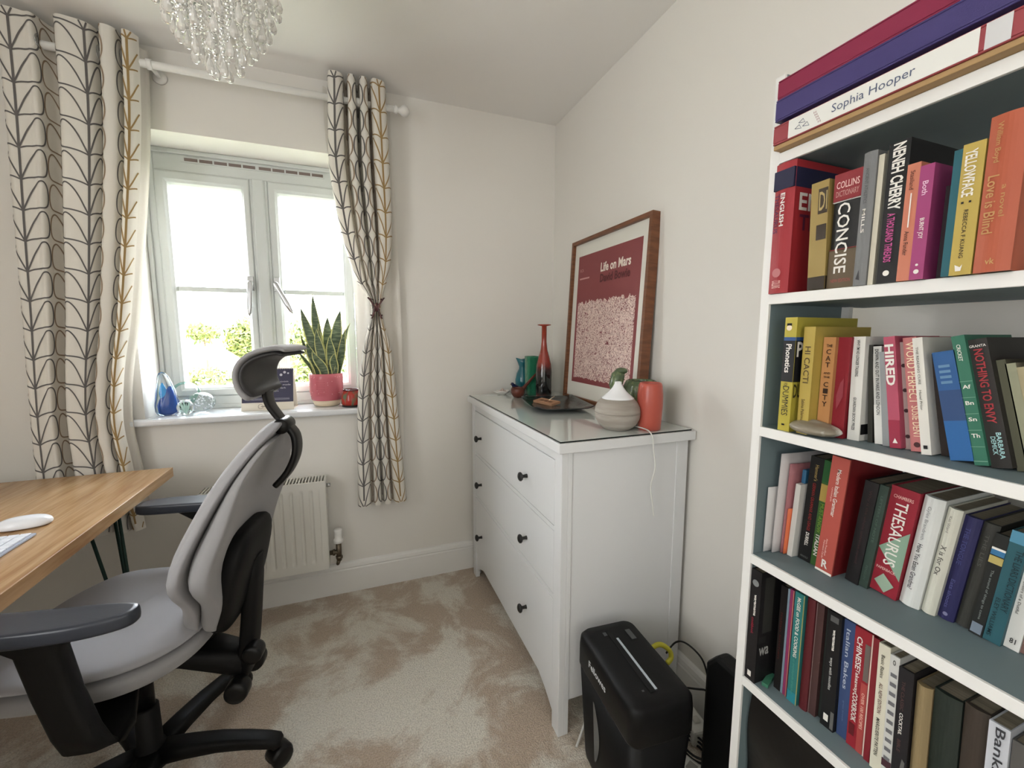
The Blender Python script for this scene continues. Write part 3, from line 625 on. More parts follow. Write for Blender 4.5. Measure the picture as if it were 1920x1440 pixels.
mb = MB(); mb.loft(strap([(.366, 1.125), (.366, 1.11), (.372, 1.085), (.390, 1.055), (.402, 1.040)], (.032, .022), .007)); mk('headrest_stem', mb, M_BLACKP, oc)
mb = MB(); mb.lathe([(.004, -.036), (.018, -.034), (.021, -.028), (.021, .028), (.018, .034), (.004, .036)], 24, T=Matrix.Translation((.402, 0, 1.030)) @ Matrix.Rotation(PI / 2, 4, 'X')); mk('headrest_hinge', mb, M_BLACKP, oc)
mb = MB(); mb.loft(strap([(.408, 1.032), (.430, 1.0), (.430, .95), (.408, .90), (.378, .865)], (.022, .034), .009)); mk('headrest_bracket', mb, M_BLACKP, oc)
# armrests
for s in (-1, 1):
    ar = MB(); zt = .722; rings = []
    def armring(k, z, n=36):
        out = []
        for i in range(n):
            c, s_ = se(2 * PI * i / n, .5); x = .008 + .182 * k * c if k < 1 else .008 + .182 * c
            x = .022 + (.182 - (1 - k) * .03) * c; y = (.043 - (1 - k) * .03) * s_ * (1 - .32 * max(0, c) ** 3)
            out.append((x, y + s * .316 - s * .012 * (c ** 2), z))
        return out
    ar.loft([armring(.8, zt - .034), armring(.97, zt - .030), armring(1.0, zt - .018), armring(.985, zt - .006), armring(.9, zt), armring(.5, zt - .002)])
    a = mk('armrest', ar, M_PAD, oc, sub=1)
    mb = MB(); n = 20
    def pr_(cx, cy, cz, hx, hy, tilt=0): return [(cx + hx * se(2 * PI * i / n, .55)[0], cy + hy * se(2 * PI * i / n, .55)[1] * math.cos(tilt), cz + hy * se(2 * PI * i / n, .55)[1] * math.sin(tilt)) for i in range(n)]
    y0 = s * .312
    mb.loft([pr_(.020, y0, .697, .090, .024), pr_(.024, y0, .680, .064, .024), pr_(.038, y0, .655, .040, .022), pr_(.055, y0, .56, .038, .022), pr_(.078, y0, .47, .038, .022), pr_(.090, y0 - s * .004, .432, .038, .022), pr_(.095, y0 - s * .03, .405, .038, .024, s * .7), pr_(.08, y0 - s * .09, .400, .042, .018, s * 1.3), pr_(.03, y0 - s * .18, .425, .05, .012, s * 1.45)])
    mk('arm_post', mb, M_BLACKM, a)
# column, base and castors
mb = MB(); mb.lathe([(.0, .07), (.05, .072), (.052, .09), (.040, .10), (.036, .12), (.030, .13), (.028, .24), (.024, .245)], 28); mk('hub', mb, M_BLACKM, oc)
mb = MB(); mb.lathe([(.021, .24), (.021, .41)], 24); mk('gas_lift', mb, mat('black_steel', (24, 24, 26), .3, .6), oc)
for k in range(5):
    ang = math.radians(-2.2 + 72 * k); T = Matrix.Rotation(ang, 4, 'Z')
    prof = [(.03, .098, .034, .024), (.10, .104, .030, .022), (.18, .106, .027, .019), (.25, .100, .025, .017), (.31, .090, .024, .015), (.338, .084, .022, .013), (.346, .082, .014, .009)]
    mb = MB(); mb.loft([[(x, w * se(2 * PI * i / 20, .6)[0], z + h * se(2 * PI * i / 20, .6)[1]) for i in range(20)] for x, z, w, h in prof], T=T); lg = mk('base_leg', mb, M_BLACKM, oc)
    mb = MB(); Tc = T @ Matrix.Translation((.325, 0, 0)) @ Matrix.Rotation(math.radians(50 + 40 * k), 4, 'Z')
    for w0, w1 in ((-.026, -.006), (.006, .026)):
        mb.lathe([(.006, w0), (.026, w0), (.030, w0 + .003), (.030, w1 - .003), (.026, w1), (.006, w1)], 24, T=Tc @ Matrix.Translation((.012, 0, .030)) @ Matrix.Rotation(PI / 2, 4, 'X'))
    mb.loft([[(.012 + r * .034 * math.cos(a_), yy, .030 + r * .034 * math.sin(a_)) for a_ in [math.radians(20 + 150 * q / 9) for q in range(10)]] + [(.012 + r * .026 * math.cos(a_), yy, .030 + r * .026 * math.sin(a_)) for a_ in [math.radians(170 - 150 * q / 9) for q in range(10)]] for r, yy in ((.9, -.024), (1, -.014), (1, .014), (.9, .024))], T=Tc)
    mb.tube([(0, 0, .045), (0, 0, .078)], .009, 12, T=Tc); mk('castor', mb, M_BLACKP, lg)

# ------------------------------------------------------------------ paper shredder and the things around it
sh = thing('paper_shredder', 'black paper shredder standing beside the white chest of drawers', 'paper shredder', (-.372, -1.268, 0), (0, 0, math.radians(-4)))
def rr_ring(hx, hy, z, r=.03, n=6, dx=0, bulge=.012):
    out = []
    for cx, cy, a0 in ((hx - r, hy - r, 0), (-hx + r, hy - r, 90), (-hx + r, -hy + r, 180), (hx - r, -hy + r, 270)):
        for k in range(n + 1):
            a = math.radians(a0 + 90 * k / n); out.append((cx + r * math.cos(a) + dx, cy + r * math.sin(a), z))
    return out
MBIN = mat('shredder_black', (7, 7, 8), .5, spec=.3, bump=(700, .12, .0004))
mb = MB(); mb.loft([rr_ring(.074, .132, .005), rr_ring(.076, .134, .02), rr_ring(.0895, .1505, .2955)]); mk('bin', mb, MBIN, sh)
mb = MB(); mb.loft([rr_ring(.090, .151, .296), rr_ring(.092, .153, .302), rr_ring(.092, .153, .36), rr_ring(.090, .151, .385), rr_ring(.082, .143, .396, .028), rr_ring(.06, .12, .399, .02), rr_ring(.01, .02, .400, .005)]); hd = mk('cutter_head', mb, MBIN, sh)
mb = MB(); mb.box((-.018, -.113, .3965), (-.004, .113, .4012), 0); mk('paper_slot', mb, M_DARK, hd)
mb = MB(); mb.box((-.004, -.11, .399), (.003, .075, .4025)); mk('slot_trim', mb, mat('steel_strip', (214, 222, 232), .15, .8), hd, label='bright metal strip along the slot')
mb = MB(); 
for k in range(7): mb.box((-.036, -.105 + k * .024, .3975), (-.030, -.09 + k * .024, .3992))
mb.box((-.03, .095, .3975), (-.02, .108, .4005)); mb.box((.04, .06, .3975), (.055, .10, .4012)); mk('control_icons', mb, mat('dim_grey_print', (74, 76, 78), .4), hd)
mb = MB(); mb.text('Fellowes', (-.0928, .070, .338), (0, -.095, 0), (0, 0, .020), bold=.02); mk('lettering', mb, cmat((214, 216, 218)), hd)
mb = MB()
mb.grid(lambda a, b_: (-.0758 - .0138 * ((.06 + b_ * .19) / .275) - .0012, .050 - a * .032 * math.sin(PI * (.08 + .84 * b_)) - .004, .06 + b_ * .19), 4, 12)
mk('window_strip', mb, mat('smoked_window', (88, 92, 94), .12), sh, label='narrow smoked viewing window')
def cable(name, label, pts, r, m, group=None, parent=None):
    mb = MB(); mb.tube(catmull([Vector(p) - Vector(pts[0]) for p in pts], 6), r, 8)
    o = mk(name, mb, m, loc=pts[0]); return tag(o, label, 'cable', group)
MCB = mat('black_cable', (18, 18, 18), .5); MCW = mat('white_cable', (226, 226, 220), .45)
cable('power_cable', 'thin black cable arching out behind the shredder by the baseboard', [(-.10, -1.10, .205), (-.07, -1.11, .245), (-.05, -1.14, .255), (-.035, -1.19, .235), (-.03, -1.215, .18), (-.03, -1.215, .16)], .003, MCB)
cable('power_cable', 'black cable running low across the baseboard to the bookcase', [(-.20, -1.135, .10), (-.12, -1.15, .125), (-.06, -1.20, .145), (-.04, -1.23, .15), (-.03, -1.30, .12), (-.03, -1.36, .05)], .003, MCB)
cable('power_cable', 'black coiled cable heaped on the floor behind the shredder', [(-.13 + .035 * math.cos(t * .9), -1.27 + .05 * math.sin(t * .9), .008 + .002 * t) for t in range(22)], .0032, MCB)
cable('power_cable', 'black cable dropping onto the white plug adaptor', [(-.14, -1.19, .16), (-.135, -1.20, .10), (-.12, -1.225, .06), (-.10, -1.235, .04), (-.09, -1.22, .012)], .003, MCB)
cable('charging_cable', 'short white cable on the carpet by the front chest leg', [(-.455, -1.125, .012), (-.43, -1.105, .02), (-.40, -1.085, .045), (-.37, -1.06, .06), (-.34, -1.03, .05)], .004, MCW)
cable('yellow_hook', 'small yellow plastic hook curling out behind the shredder', [(-.250, -1.100, .006), (-.248, -1.098, .12), (-.235, -1.11, .20), (-.19, -1.125, .262), (-.155, -1.13, .275), (-.125, -1.14, .255), (-.122, -1.147, .232), (-.142, -1.152, .222)], .008, mat('yellow_plastic', (214, 206, 70), .4))['category'] = 'hook'
pa = thing('plug_adaptor', 'white plug adaptor block on the floor by the right baseboard', 'plug adaptor', (-.075, -1.20, .0), (0, 0, math.radians(-8)))
mb = MB(); mb.box((-.03, -.055, 0), (.03, .055, .055)); mk('body', mb, mat('socket_white', (232, 232, 226), .35), pa, bevel=.008)
mb = MB(); mb.box((-.01, -.03, .055), (.012, -.008, .064)); mb.box((-.01, .010, .055), (.012, .032, .064)); mk('plug', mb, mat('socket_white2', (214, 212, 204), .4), pa, bevel=.003)
pw = thing('power_strip', 'white extension strip lying on the floor behind the shredder', 'extension lead', (-.165, -1.36, 0), (0, 0, math.radians(20)))
mb = MB(); mb.box((-.028, -.085, 0), (.028, .085, .034)); mk('body', mb, MATS['socket_white'], pw, bevel=.008)
mb = MB()
for y in (-.05, .0, .05): mb.box((-.014, y - .012, .034), (.014, y + .012, .0352))
mk('sockets', mb, mat('socket_grey', (150, 148, 142), .5), pw)
bb = thing('slim_case', 'tall slim black panel standing between shredder and bookcase', 'slim black case', (-.105, -1.425, 0))
mb = MB(); mb.prism([(-.09, -.075, .0), (-.09, .075, 0), (-.09, .075, .40), (-.09, .045, .44), (-.09, -.045, .44), (-.09, -.075, .40)], (.05, 0, 0)); mk('case', mb, M_BLACKM, bb, bevel=.012)
mb = MB(); mb.box((-.028, -.05, 0), (.05, .05, .012)); mk('foot', mb, M_BLACKM, bb, bevel=.003)
# ------------------------------------------------------------------ things on the chest
TZ = CZ + .0052
# framed print leaning on the wall
FY0, FY1, FH = -.860, -.268, .752
tilt = math.atan2(.040, FH)
fr = thing('framed_print', 'large wooden framed red and white print leaning on the wall', 'framed picture', (-.073, (FY0 + FY1) / 2, TZ), (0, tilt, 0))
hw = (FY1 - FY0) / 2; WD = mat('walnut_frame', (128, 82, 54), .4, var=((104, 64, 42), 14, .35, .65, (1, 1, 6)))
mb = MB(); fd = .040; ft = .017
mb.box((0, -hw, 0), (fd, hw, ft)); mb.box((0, -hw, FH - ft), (fd, hw, FH)); mb.box((0, -hw, ft), (fd, -hw + ft, FH - ft)); mb.box((0, hw - ft, ft), (fd, hw, FH - ft))
mk('frame', mb, WD, fr, bevel=.0012)
mk('backing', MB().box((.022, -hw + ft, ft), (.027, hw - ft, FH - ft)), mat('brown_board', (120, 96, 70), .8), fr)
mb = MB(); mb.box((.015, -hw + ft, ft), (.018, hw - ft, FH - ft)); mk('mount', mb, mat('print_mount', (226, 224, 214), .7), fr)
pt = bpy.data.materials.new('crowded_squiggle_print'); pt.use_nodes = True; nt = pt.node_tree; b = nt.nodes['Principled BSDF']; b.inputs['Roughness'].default_value = .6
tc = nt.nodes.new('ShaderNodeTexCoord'); n1 = nt.nodes.new('ShaderNodeTexNoise'); n1.inputs['Scale'].default_value = 62; n1.inputs['Detail'].default_value = 1.2; n1.inputs['Distortion'].default_value = 2.2
m1 = nt.nodes.new('ShaderNodeMath'); m1.operation = 'SUBTRACT'; m1.inputs[1].default_value = .5; m2 = nt.nodes.new('ShaderNodeMath'); m2.operation = 'ABSOLUTE'
r1 = nt.nodes.new('ShaderNodeValToRGB'); r1.color_ramp.elements[0].position = .030; r1.color_ramp.elements[0].color = lin((120, 48, 56)); r1.color_ramp.elements[1].position = .052; r1.color_ramp.elements[1].color = lin((232, 208, 198))
L = nt.links.new; L(tc.outputs['Object'], n1.inputs['Vector']); L(n1.outputs['Fac'], m1.inputs[0]); L(m1.outputs[0], m2.inputs[0]); L(m2.outputs[0], r1.inputs['Fac']); L(r1.outputs['Color'], b.inputs['Base Color'])
mb = MB(); px = .0145; py0, py1, pz0, pz1 = -hw + .060, hw - .055, .085, FH - .075
mb.quad((px, py1, pz0), (0, py0 - py1, 0), (0, 0, pz1 - pz0), 0)
random.seed(3); top = []; n = 44; za = pz0 + .022; zb = pz0 + .375
for k in range(n + 1): top.append((px - .0006, py1 - .018 + (py0 - py1 + .036) * k / n, zb + random.uniform(-.010, .012)))
vs = [(p[0], p[1], za + random.uniform(-.004, .004)) for p in top] + top
mb.add(vs, [(i, i + 1, n + 2 + i, n + 1 + i) for i in range(n)], 1)
mb.text('Life on Mars', (px - .0008, .045, FH - .170), (0, -.215, 0), (0, 0, .040), 2, bold=.03)
mb.text('David Bowie', (px - .0008, .045, FH - .215), (0, -.215, 0), (0, 0, .036), 3, bold=.03)
mb.text('RCA', (px - .0008, py1 - .02, FH - .150), (0, -.03, 0), (0, 0, .014), 4); mb.quad((px - .0008, py1 - .02, FH - .185), (0, -.085, 0), (0, 0, .007), 4)
mb.v = mb.v
mk('print', mb, [mat('print_red', (138, 70, 72), .6), pt, cmat((240, 226, 214)), cmat((92, 36, 42)), cmat((206, 150, 148))], fr)
random.seed(7)
# red glass bottle
bo = thing('bottle_vase', 'tall red glass bottle vase with dark marbled lower body', 'vase', (-.176, -.262, TZ))
RG = bpy.data.materials.new('red_to_black_glass'); RG.use_nodes = True; nt = RG.node_tree; b = nt.nodes['Principled BSDF']; b.inputs['Roughness'].default_value = .06; b.inputs['Transmission Weight'].default_value = .35; b.inputs['Coat Weight'].default_value = .6
tc = nt.nodes.new('ShaderNodeTexCoord'); sx = nt.nodes.new('ShaderNodeSeparateXYZ'); n1 = nt.nodes.new('ShaderNodeTexNoise'); n1.inputs['Scale'].default_value = 22; n1.inputs['Detail'].default_value = 4
ma = nt.nodes.new('ShaderNodeMath'); ma.operation = 'MULTIPLY_ADD'; ma.inputs[1].default_value = .07; r1 = nt.nodes.new('ShaderNodeValToRGB'); el = r1.color_ramp.elements
el[0].position = .03; el[0].color = lin((120, 44, 34)); el[1].position = .36; el[1].color = lin((186, 70, 46))
for p, c in ((.055, (26, 26, 28)), (.14, (30, 36, 36)), (.175, (58, 26, 28)), (.21, (170, 54, 42))): e = el.new(p); e.color = lin(c)
L = nt.links.new; L(tc.outputs['Object'], n1.inputs['Vector']); L(tc.outputs['Object'], sx.inputs[0]); L(n1.outputs['Fac'], ma.inputs[0]); L(sx.outputs['Z'], ma.inputs[2]); L(ma.outputs[0], r1.inputs['Fac']); L(r1.outputs['Color'], b.inputs['Base Color'])
mb = MB(); mb.lathe([(.030, 0), (.037, .004), (.0395, .016), (.0395, .13), (.036, .165), (.027, .20), (.017, .235), (.0125, .275), (.0125, .35), (.033, .354), (.034, .357), (.030, .3585), (.010, .357), (.009, .33), (.010, .25), (.020, .20), (.033, .14), (.035, .02), (.003, .018)], 40, cap=False); mk('body', mb, RG, bo)
# blue and green vases
v = thing('glass_vase', 'small turquoise glass jug vase with a flared pointed rim', 'vase', (-.207, -.062, TZ))
mb = MB(); n = 36; rings = []
for r, z, fl in ((.022, 0, 0), (.034, .004, 0), (.040, .03, 0), (.040, .07, 0), (.033, .105, 0), (.021, .128, 0), (.020, .14, 0), (.026, .160, .3), (.034, .182, .6), (.031, .182, .6), (.022, .158, .2), (.016, .138, 0), (.028, .10, 0), (.034, .06, 0), (.003, .012, 0)):
    rings.append([(r * math.cos(2 * PI * i / n) * (1 + .25 * fl * max(0, -math.cos(2 * PI * i / n)) ** 4), r * math.sin(2 * PI * i / n), z + .008 * fl * math.cos(4 * PI * i / n)) for i in range(n)])
mb.loft(rings, cap=False); mk('body', mb, mat('turquoise_glass', (28, 132, 148), .05, trans=.45, coat=.5), v)
v = thing('block_vase', 'tall green pressed glass rectangular vase with bark texture', 'vase', (-.200, -.165, TZ))
mb = MB(); mb.loft([[(hx * se(2 * PI * i / 40, .35)[0], hy * se(2 * PI * i / 40, .35)[1], z) for i in range(40)] for hx, hy, z in ((.024, .022, 0), (.029, .026, .004), (.030, .027, .01), (.030, .027, .186), (.031, .028, .190), (.031, .028, .200), (.027, .024, .2005), (.026, .023, .19), (.025, .022, .02), (.002, .002, .018))], cap=False)
mk('body', mb, mat('green_textured_glass', (58, 148, 112), .18, trans=.35, coat=.4, bump=(60, .8, .004)), v)
# ladle, bird and dish
l = thing('wooden_ladle', 'brown wooden ladle with raised handle in front of the green vase', 'ladle', (-.300, -.228, TZ))
MW = mat('dark_red_wood', (104, 52, 38), .35, var=((76, 36, 28), 9, .3, .7, (1, 1, 5)))
mb = MB(); mb.lathe([(.012, 0), (.024, .006), (.033, .022), (.034, .042), (.030, .05), (.028, .048), (.030, .04), (.028, .022), (.016, .010), (.002, .008)], 32, cap=False); mk('bowl', mb, MW, l)
mb = MB(); mb.tube([(.018, .005, .028), (.045, .01, .055), (.08, .014, .09), (.115, .018, .122)], [.014, .0085, .006, .0045], 12); mk('handle', mb, MW, l)
bd = thing('bird_figurine', 'small dark blue bird figurine between ladle and dish', 'figurine', (-.275, -.150, TZ), (0, 0, math.radians(200)))
MBD = mat('cobalt_glaze', (22, 28, 70), .15)
mb = MB(); mb.loft([[(x, w * math.cos(2 * PI * i / 20), z + h * math.sin(2 * PI * i / 20)) for i in range(20)] for x, z, w, h in ((-.055, .040, .002, .002), (-.040, .034, .010, .006), (-.025, .028, .018, .016), (-.005, .026, .022, .024), (.012, .034, .019, .024), (.022, .046, .013, .016), (.026, .056, .011, .011), (.033, .060, .008, .008), (.039, .060, .003, .003))]); mb.lathe([(.010, 0), (.012, .006), (.006, .01)], 16, (-.005, 0, 0)); mk('body', mb, MBD, bd)
mb = MB(); mb.tube([(.037, 0, .060), (.046, 0, .058)], [.003, .0006], 8); mk('beak', mb, mat('ochre_glaze', (170, 120, 50), .3), bd)
ds = thing('shell_dish', 'small white leaf shaped dish at the far chest corner', 'dish', (-.335, -.100, TZ))
mb = MB(); mb.loft([[(r * (1 + .25 * max(0, -math.cos(a)) ** 3) * math.cos(a), .75 * r * math.sin(a), z + .006 * (1 if r > .03 else 0) * abs(math.sin(2.5 * a))) for a in [2 * PI * i / 36 for i in range(36)]] for r, z in ((.014, 0), (.02, .002), (.036, .010), (.042, .016), (.040, .017), (.032, .011), (.015, .005), (.002, .005))], cap=False); mk('dish', mb, mat('white_porcelain', (232, 228, 222), .2), ds)
kn = thing('tiny_ornament', 'tiny beige ornament sitting in the white leaf dish', 'ornament', (-.335, -.100, TZ + .006))
mb = MB(); mb.lathe([(.008, 0), (.011, .006), (.007, .014), (.008, .019), (.004, .026), (.001, .027)], 16); mb.ball((.014, .004, .008), .007, 12, 8); mb.ball((-.013, -.003, .010), (.006, .006, .010), 12, 8); mk('body', mb, mat('blush_ceramic', (206, 186, 176), .4), kn)
# black square plate with a matchbox and match
pl = thing('square_plate', 'dark glazed square dish lying in front of the framed print', 'dish', (-.243, -.530, TZ), (0, 0, math.radians(-12)))
n = 48; mb = MB(); rings = []
for s, z, k in ((.45, 0, .5), (.55, .003, .5), (.80, .009, .4), (1.0, .018, .3), (1.02, .021, .28), (.98, .021, .28), (.80, .0125, .4), (.55, .0065, .5), (.1, .005, 1)):
    rings.append([(.128 * s * se(2 * PI * i / n + PI / 4 * 0, k)[0], .175 * s * se(2 * PI * i / n, k)[1], z + (.007 * (abs(math.sin(4 * PI * i / n)) ** 3) if s > .75 else 0)) for i in range(n)])
mb.loft(rings); mk('dish', mb, mat('black_glaze', (30, 33, 33), .22, bump=(30, .4, .003), var=((58, 66, 64), 12, .5, .75)), pl)
mx_ = thing('matchbox', 'brown patterned matchbox lying in the dark square dish', 'matchbox', (-.262, -.480, TZ + .0095), (math.radians(2), math.radians(-6), math.radians(22)))
mb = MB(); mb.box((-.028, -.055, 0), (.028, .055, .010)); 
for k in range(3): mb.box((-.012, -.035 + k * .026, .010), (.004, -.018 + k * .026, .0104), 1)
mk('sleeve', mb, [mat('tan_card', (176, 134, 104), .7), cmat((110, 74, 40))], mx_, bevel=.001)
mt = thing('match_stick', 'pale match lying across the matchbox in the dark dish', 'match', (-.262, -.505, TZ + .0265))
mb = MB(); mb.tube([(0, 0, 0), (.055, .062, .004)], .0022, 6); mk('stick', mb, mat('pale_wood', (236, 222, 196), .6), mt)
# aroma diffuser, cactus pot, coral vase
df = thing('aroma_diffuser', 'wood grain aroma diffuser with white pointed lid on the chest', 'aroma diffuser', (-.245, -.985, TZ))
MWG = mat('bleached_wood_grain', (172, 165, 156), .55, var=((146, 138, 128), 9, .3, .72, (1, 1, 7)))
mb = MB(); mb.lathe([(.040, 0), (.046, .004), (.046, .008), (.052, .008), (.062, .018), (.071, .035), (.0735, .050), (.0735, .055)], 48); mk('water_tank', mb, MWG, df)
mb = MB(); mb.lathe([(.0735, .0555), (.0735, .060), (.071, .075), (.063, .090), (.052, .101)], 48); mk('wood_cover', mb, MWG, df)
mb = MB(); mb.lathe([(.0525, .1012), (.051, .104), (.040, .113), (.028, .124), (.018, .137), (.012, .148), (.0105, .156), (.008, .1565), (.006, .150)], 48); mk('lid', mb, mat('lid_white', (240, 241, 243), .25), df)
cable('diffuser_cable', 'thin white cable falling from the diffuser over the chest end', [(-.19, -1.005, TZ + .008), (-.185, -1.045, TZ + .008), (-.19, -1.080, TZ + .006), (-.188, -1.095, TZ - .012), (-.182, -1.093, .92), (-.172, -1.092, .86), (-.186, -1.092, .80), (-.176, -1.092, .74), (-.17, -1.092, .70)], .0022, MCW)
cp = thing('cactus_pot', 'green glazed cactus shaped pot behind the diffuser', 'planter', (-.108, -.925, TZ))
MCG = mat('speckled_green_glaze', (82, 98, 70), .18, var=((120, 132, 92), 60, .5, .7), bump=(120, .25, .002))
n = 48; mb = MB(); mb.loft([[(r * (1 + .03 * math.cos(12 * 2 * PI * i / n)) * math.cos(2 * PI * i / n), r * (1 + .03 * math.cos(12 * 2 * PI * i / n)) * math.sin(2 * PI * i / n), z) for i in range(n)] for r, z in ((.030, 0), (.038, .004), (.052, .03), (.061, .065), (.062, .10), (.058, .130), (.050, .148), (.046, .150), (.044, .146), (.050, .12), (.045, .03), (.003, .02))], cap=False); mk('pot', mb, MCG, cp)
mb = MB(); mb.tube([(-.045, .022, .09), (-.074, .034, .105), (-.080, .036, .135), (-.073, .034, .165), (-.062, .030, .184)], [.022, .023, .024, .024, .014], 16); mb.ball((-.062, .030, .182), (.022, .022, .012), 16, 8); mk('arm', mb, MCG, cp)
mb = MB(); mb.lathe([(.046, .140), (.0465, .142), (.003, .143)], 32); mk('soil', mb, mat('dark_inside', (30, 32, 26), .9), cp)
rv = thing('cylinder_vase', 'coral red ceramic cylinder vase at the near chest corner', 'vase', (-.150, -1.028, TZ))
mb = MB(); mb.lathe([(.032, 0), (.0365, .003), (.038, .03), (.0405, .08), (.0405, .115), (.037, .145), (.034, .153), (.032, .154), (.030, .151), (.034, .11), (.034, .02), (.003, .01)], 40, cap=False); mk('body', mb, mat('coral_glaze', (184, 88, 74), .28), rv)

# ------------------------------------------------------------------ things on the window sill
SZ = .9305
g = thing('glass_teardrop', 'tall clear glass teardrop with blue and turquoise core', 'glass ornament', (-1.808, .050, SZ), (0, 0, math.radians(15)))
GC = mat('crystal_glass', (248, 252, 252), 0.0, trans=1.0, ior=1.45)
def blob(prof, hx, hy, n=32): return [[(x + hx * w * math.cos(2 * PI * i / n), hy * w * math.sin(2 * PI * i / n), z) for i in range(n)] for w, z, x in prof]
mb = MB(); mb.loft(blob([(.45, 0, 0), (.82, .004, 0), (1, .02, 0), (1.02, .045, 0), (.92, .075, 0), (.78, .11, -.002), (.60, .145, -.004), (.44, .17, -.007), (.26, .184, -.009), (.06, .188, -.010)], .043, .026)); mk('clear_body', mb, GC, g)
mb = MB(); mb.loft(blob([(.3, .008, 0), (.75, .014, 0), (.85, .045, 0), (.66, .075, .004), (.4, .10, .008), (.1, .125, .012)], .036, .018)); mk('blue_core', mb, mat('cobalt_core', (34, 84, 170), .1), g)
mb = MB(); mb.loft(blob([(.3, .06, 0), (.6, .075, -.004), (.5, .10, -.008), (.3, .125, -.010), (.06, .142, -.010)], .026, .014)); mk('turquoise_core', mb, mat('turquoise_core_m', (40, 150, 214), .1), g)
g = thing('glass_ring', 'round hollow green tinted glass ring vase behind the small ball', 'glass ornament', (-1.765, .135, SZ))
GG = mat('green_tinted_glass', (176, 216, 204), 0.0, trans=1.0)
mb = MB(); mb.loft([[((.052 + .006 * math.cos(k * PI / 4)) * math.cos(a), .010 * math.sin(k * PI / 4), .078 + (.052 + .006 * math.cos(k * PI / 4)) * math.sin(a)) for k in range(8)] for a in [2 * PI * i / 48 for i in range(49)]], cap=False); mk('ring', mb, GG, g)
mb = MB(); mb.lathe([(.022, 0), (.026, .003), (.026, .02), (.022, .024)], 28); mk('base', mb, mat('green_glass_base', (90, 140, 124), 0.05, trans=.7), g)
g = thing('glass_ball', 'small clear glass paperweight ball on the sill front', 'paperweight', (-1.738, .028, SZ))
mb = MB(); mb.ball((0, 0, .0345), (.031, .031, .034), 32, 20); mk('ball', mb, GC, g)
mb = MB()
for k in range(6):
    a = k * 1.05; mb.tube([(0, 0, .012), (.006 * math.cos(a), .006 * math.sin(a), .03), (.014 * math.cos(a), .014 * math.sin(a), .052)], [.0015, .003, .001], 6)
mk('swirl', mb, mat('pale_green_swirl', (196, 224, 212), .1), g)
g = thing('bubble_paperweight', 'large round clear paperweight full of tiny bubbles', 'paperweight', (-1.700, .105, SZ))
mb = MB(); mb.ball((0, 0, .044), (.052, .050, .044), 36, 22); mk('ball', mb, GC, g)
mb = MB(); random.seed(11)
for _ in range(70):
    a = random.uniform(0, 2 * PI); r = random.uniform(.005, .038); z = .044 + random.uniform(-.018, .022)
    mb.ball((r * math.cos(a), r * math.sin(a), z), random.uniform(.0016, .0034), 8, 5)
mk('bubbles', mb, mat('bright_bubbles', (236, 236, 240), .1), g)
cal = thing('desk_calendar', 'tent shaped desk calendar with dark blue page behind the headrest', 'desk calendar', (-1.427, .095, SZ), (0, 0, math.radians(-4)))
mb = MB(); ty = .0; sl = math.atan2(.045, .19)
Tf = Matrix.Translation((0, -.050, 0)) @ Matrix.Rotation(-sl, 4, 'X'); Tb = Matrix.Translation((0, .046, 0)) @ Matrix.Rotation(sl, 4, 'X')
mb.box((-.108, 0, 0), (.108, .002, .195), 0, Tf); mb.box((-.108, -.002, 0), (.108, 0, .195), 0, Tb); mb.box((-.108, -.048, 0), (.108, .044, .0015), 0); mk('stand', mb, mat('cream_card', (226, 218, 202), .7), cal)
mb = MB(); mb.box((-.106, -.0015, .036), (.106, -.0002, .192), 0, Tf)
for k, (s, w) in enumerate((('the moon', .085), ('and stars made', .095), ('of all the dark', .075), ('and light', .045))): mb.text(s, (.0, -.0018, .128 - k * .015), (w, 0, 0), (0, 0, .0075), 1, Tf)
mb.box((-.09, -.0019, .048), (.09, -.0015, .0492), 1, Tf); mb.box((-.09, -.0019, .053), (.09, -.0015, .0538), 1, Tf)
for k, (x, z, r) in enumerate(((.07, .175, .006), (.055, .163, .006), (.085, .17, .004))): mb.add([(x + r * math.cos(a), -.0018, z + r * math.sin(a)) for a in [2 * PI * i / 16 for i in range(16)]], [tuple(range(16))], 1, False, Tf)
mk('page', mb, [mat('midnight_page', (52, 50, 76), .5), cmat((196, 196, 206))], cal, label='dark blue page with small pale lettering')
mb = MB(); mb.add([], []); 
cr = [(-.03 + .010 * math.cos(a), -.0005, .018 + .010 * math.sin(a)) for a in [2 * PI * i / 20 for i in range(21)]]; mb.tube(cr, .0008, 4, 0, Tf); mb.box((-.028, -.0008, .0165), (.010, -.0003, .0195), 0, Tf); mk('logo', mb, cmat((120, 112, 100)), cal)
mb = MB()
for k in range(22): x = -.10 + k * .0095; mb.tube([(x, -.004 + .007 * math.cos(a), .190 + .007 * math.sin(a)) for a in [2 * PI * i / 10 for i in range(11)]], .0008, 4)
mk('wire_binding', mb, mat('white_wire', (220, 220, 224), .3, .3), cal)
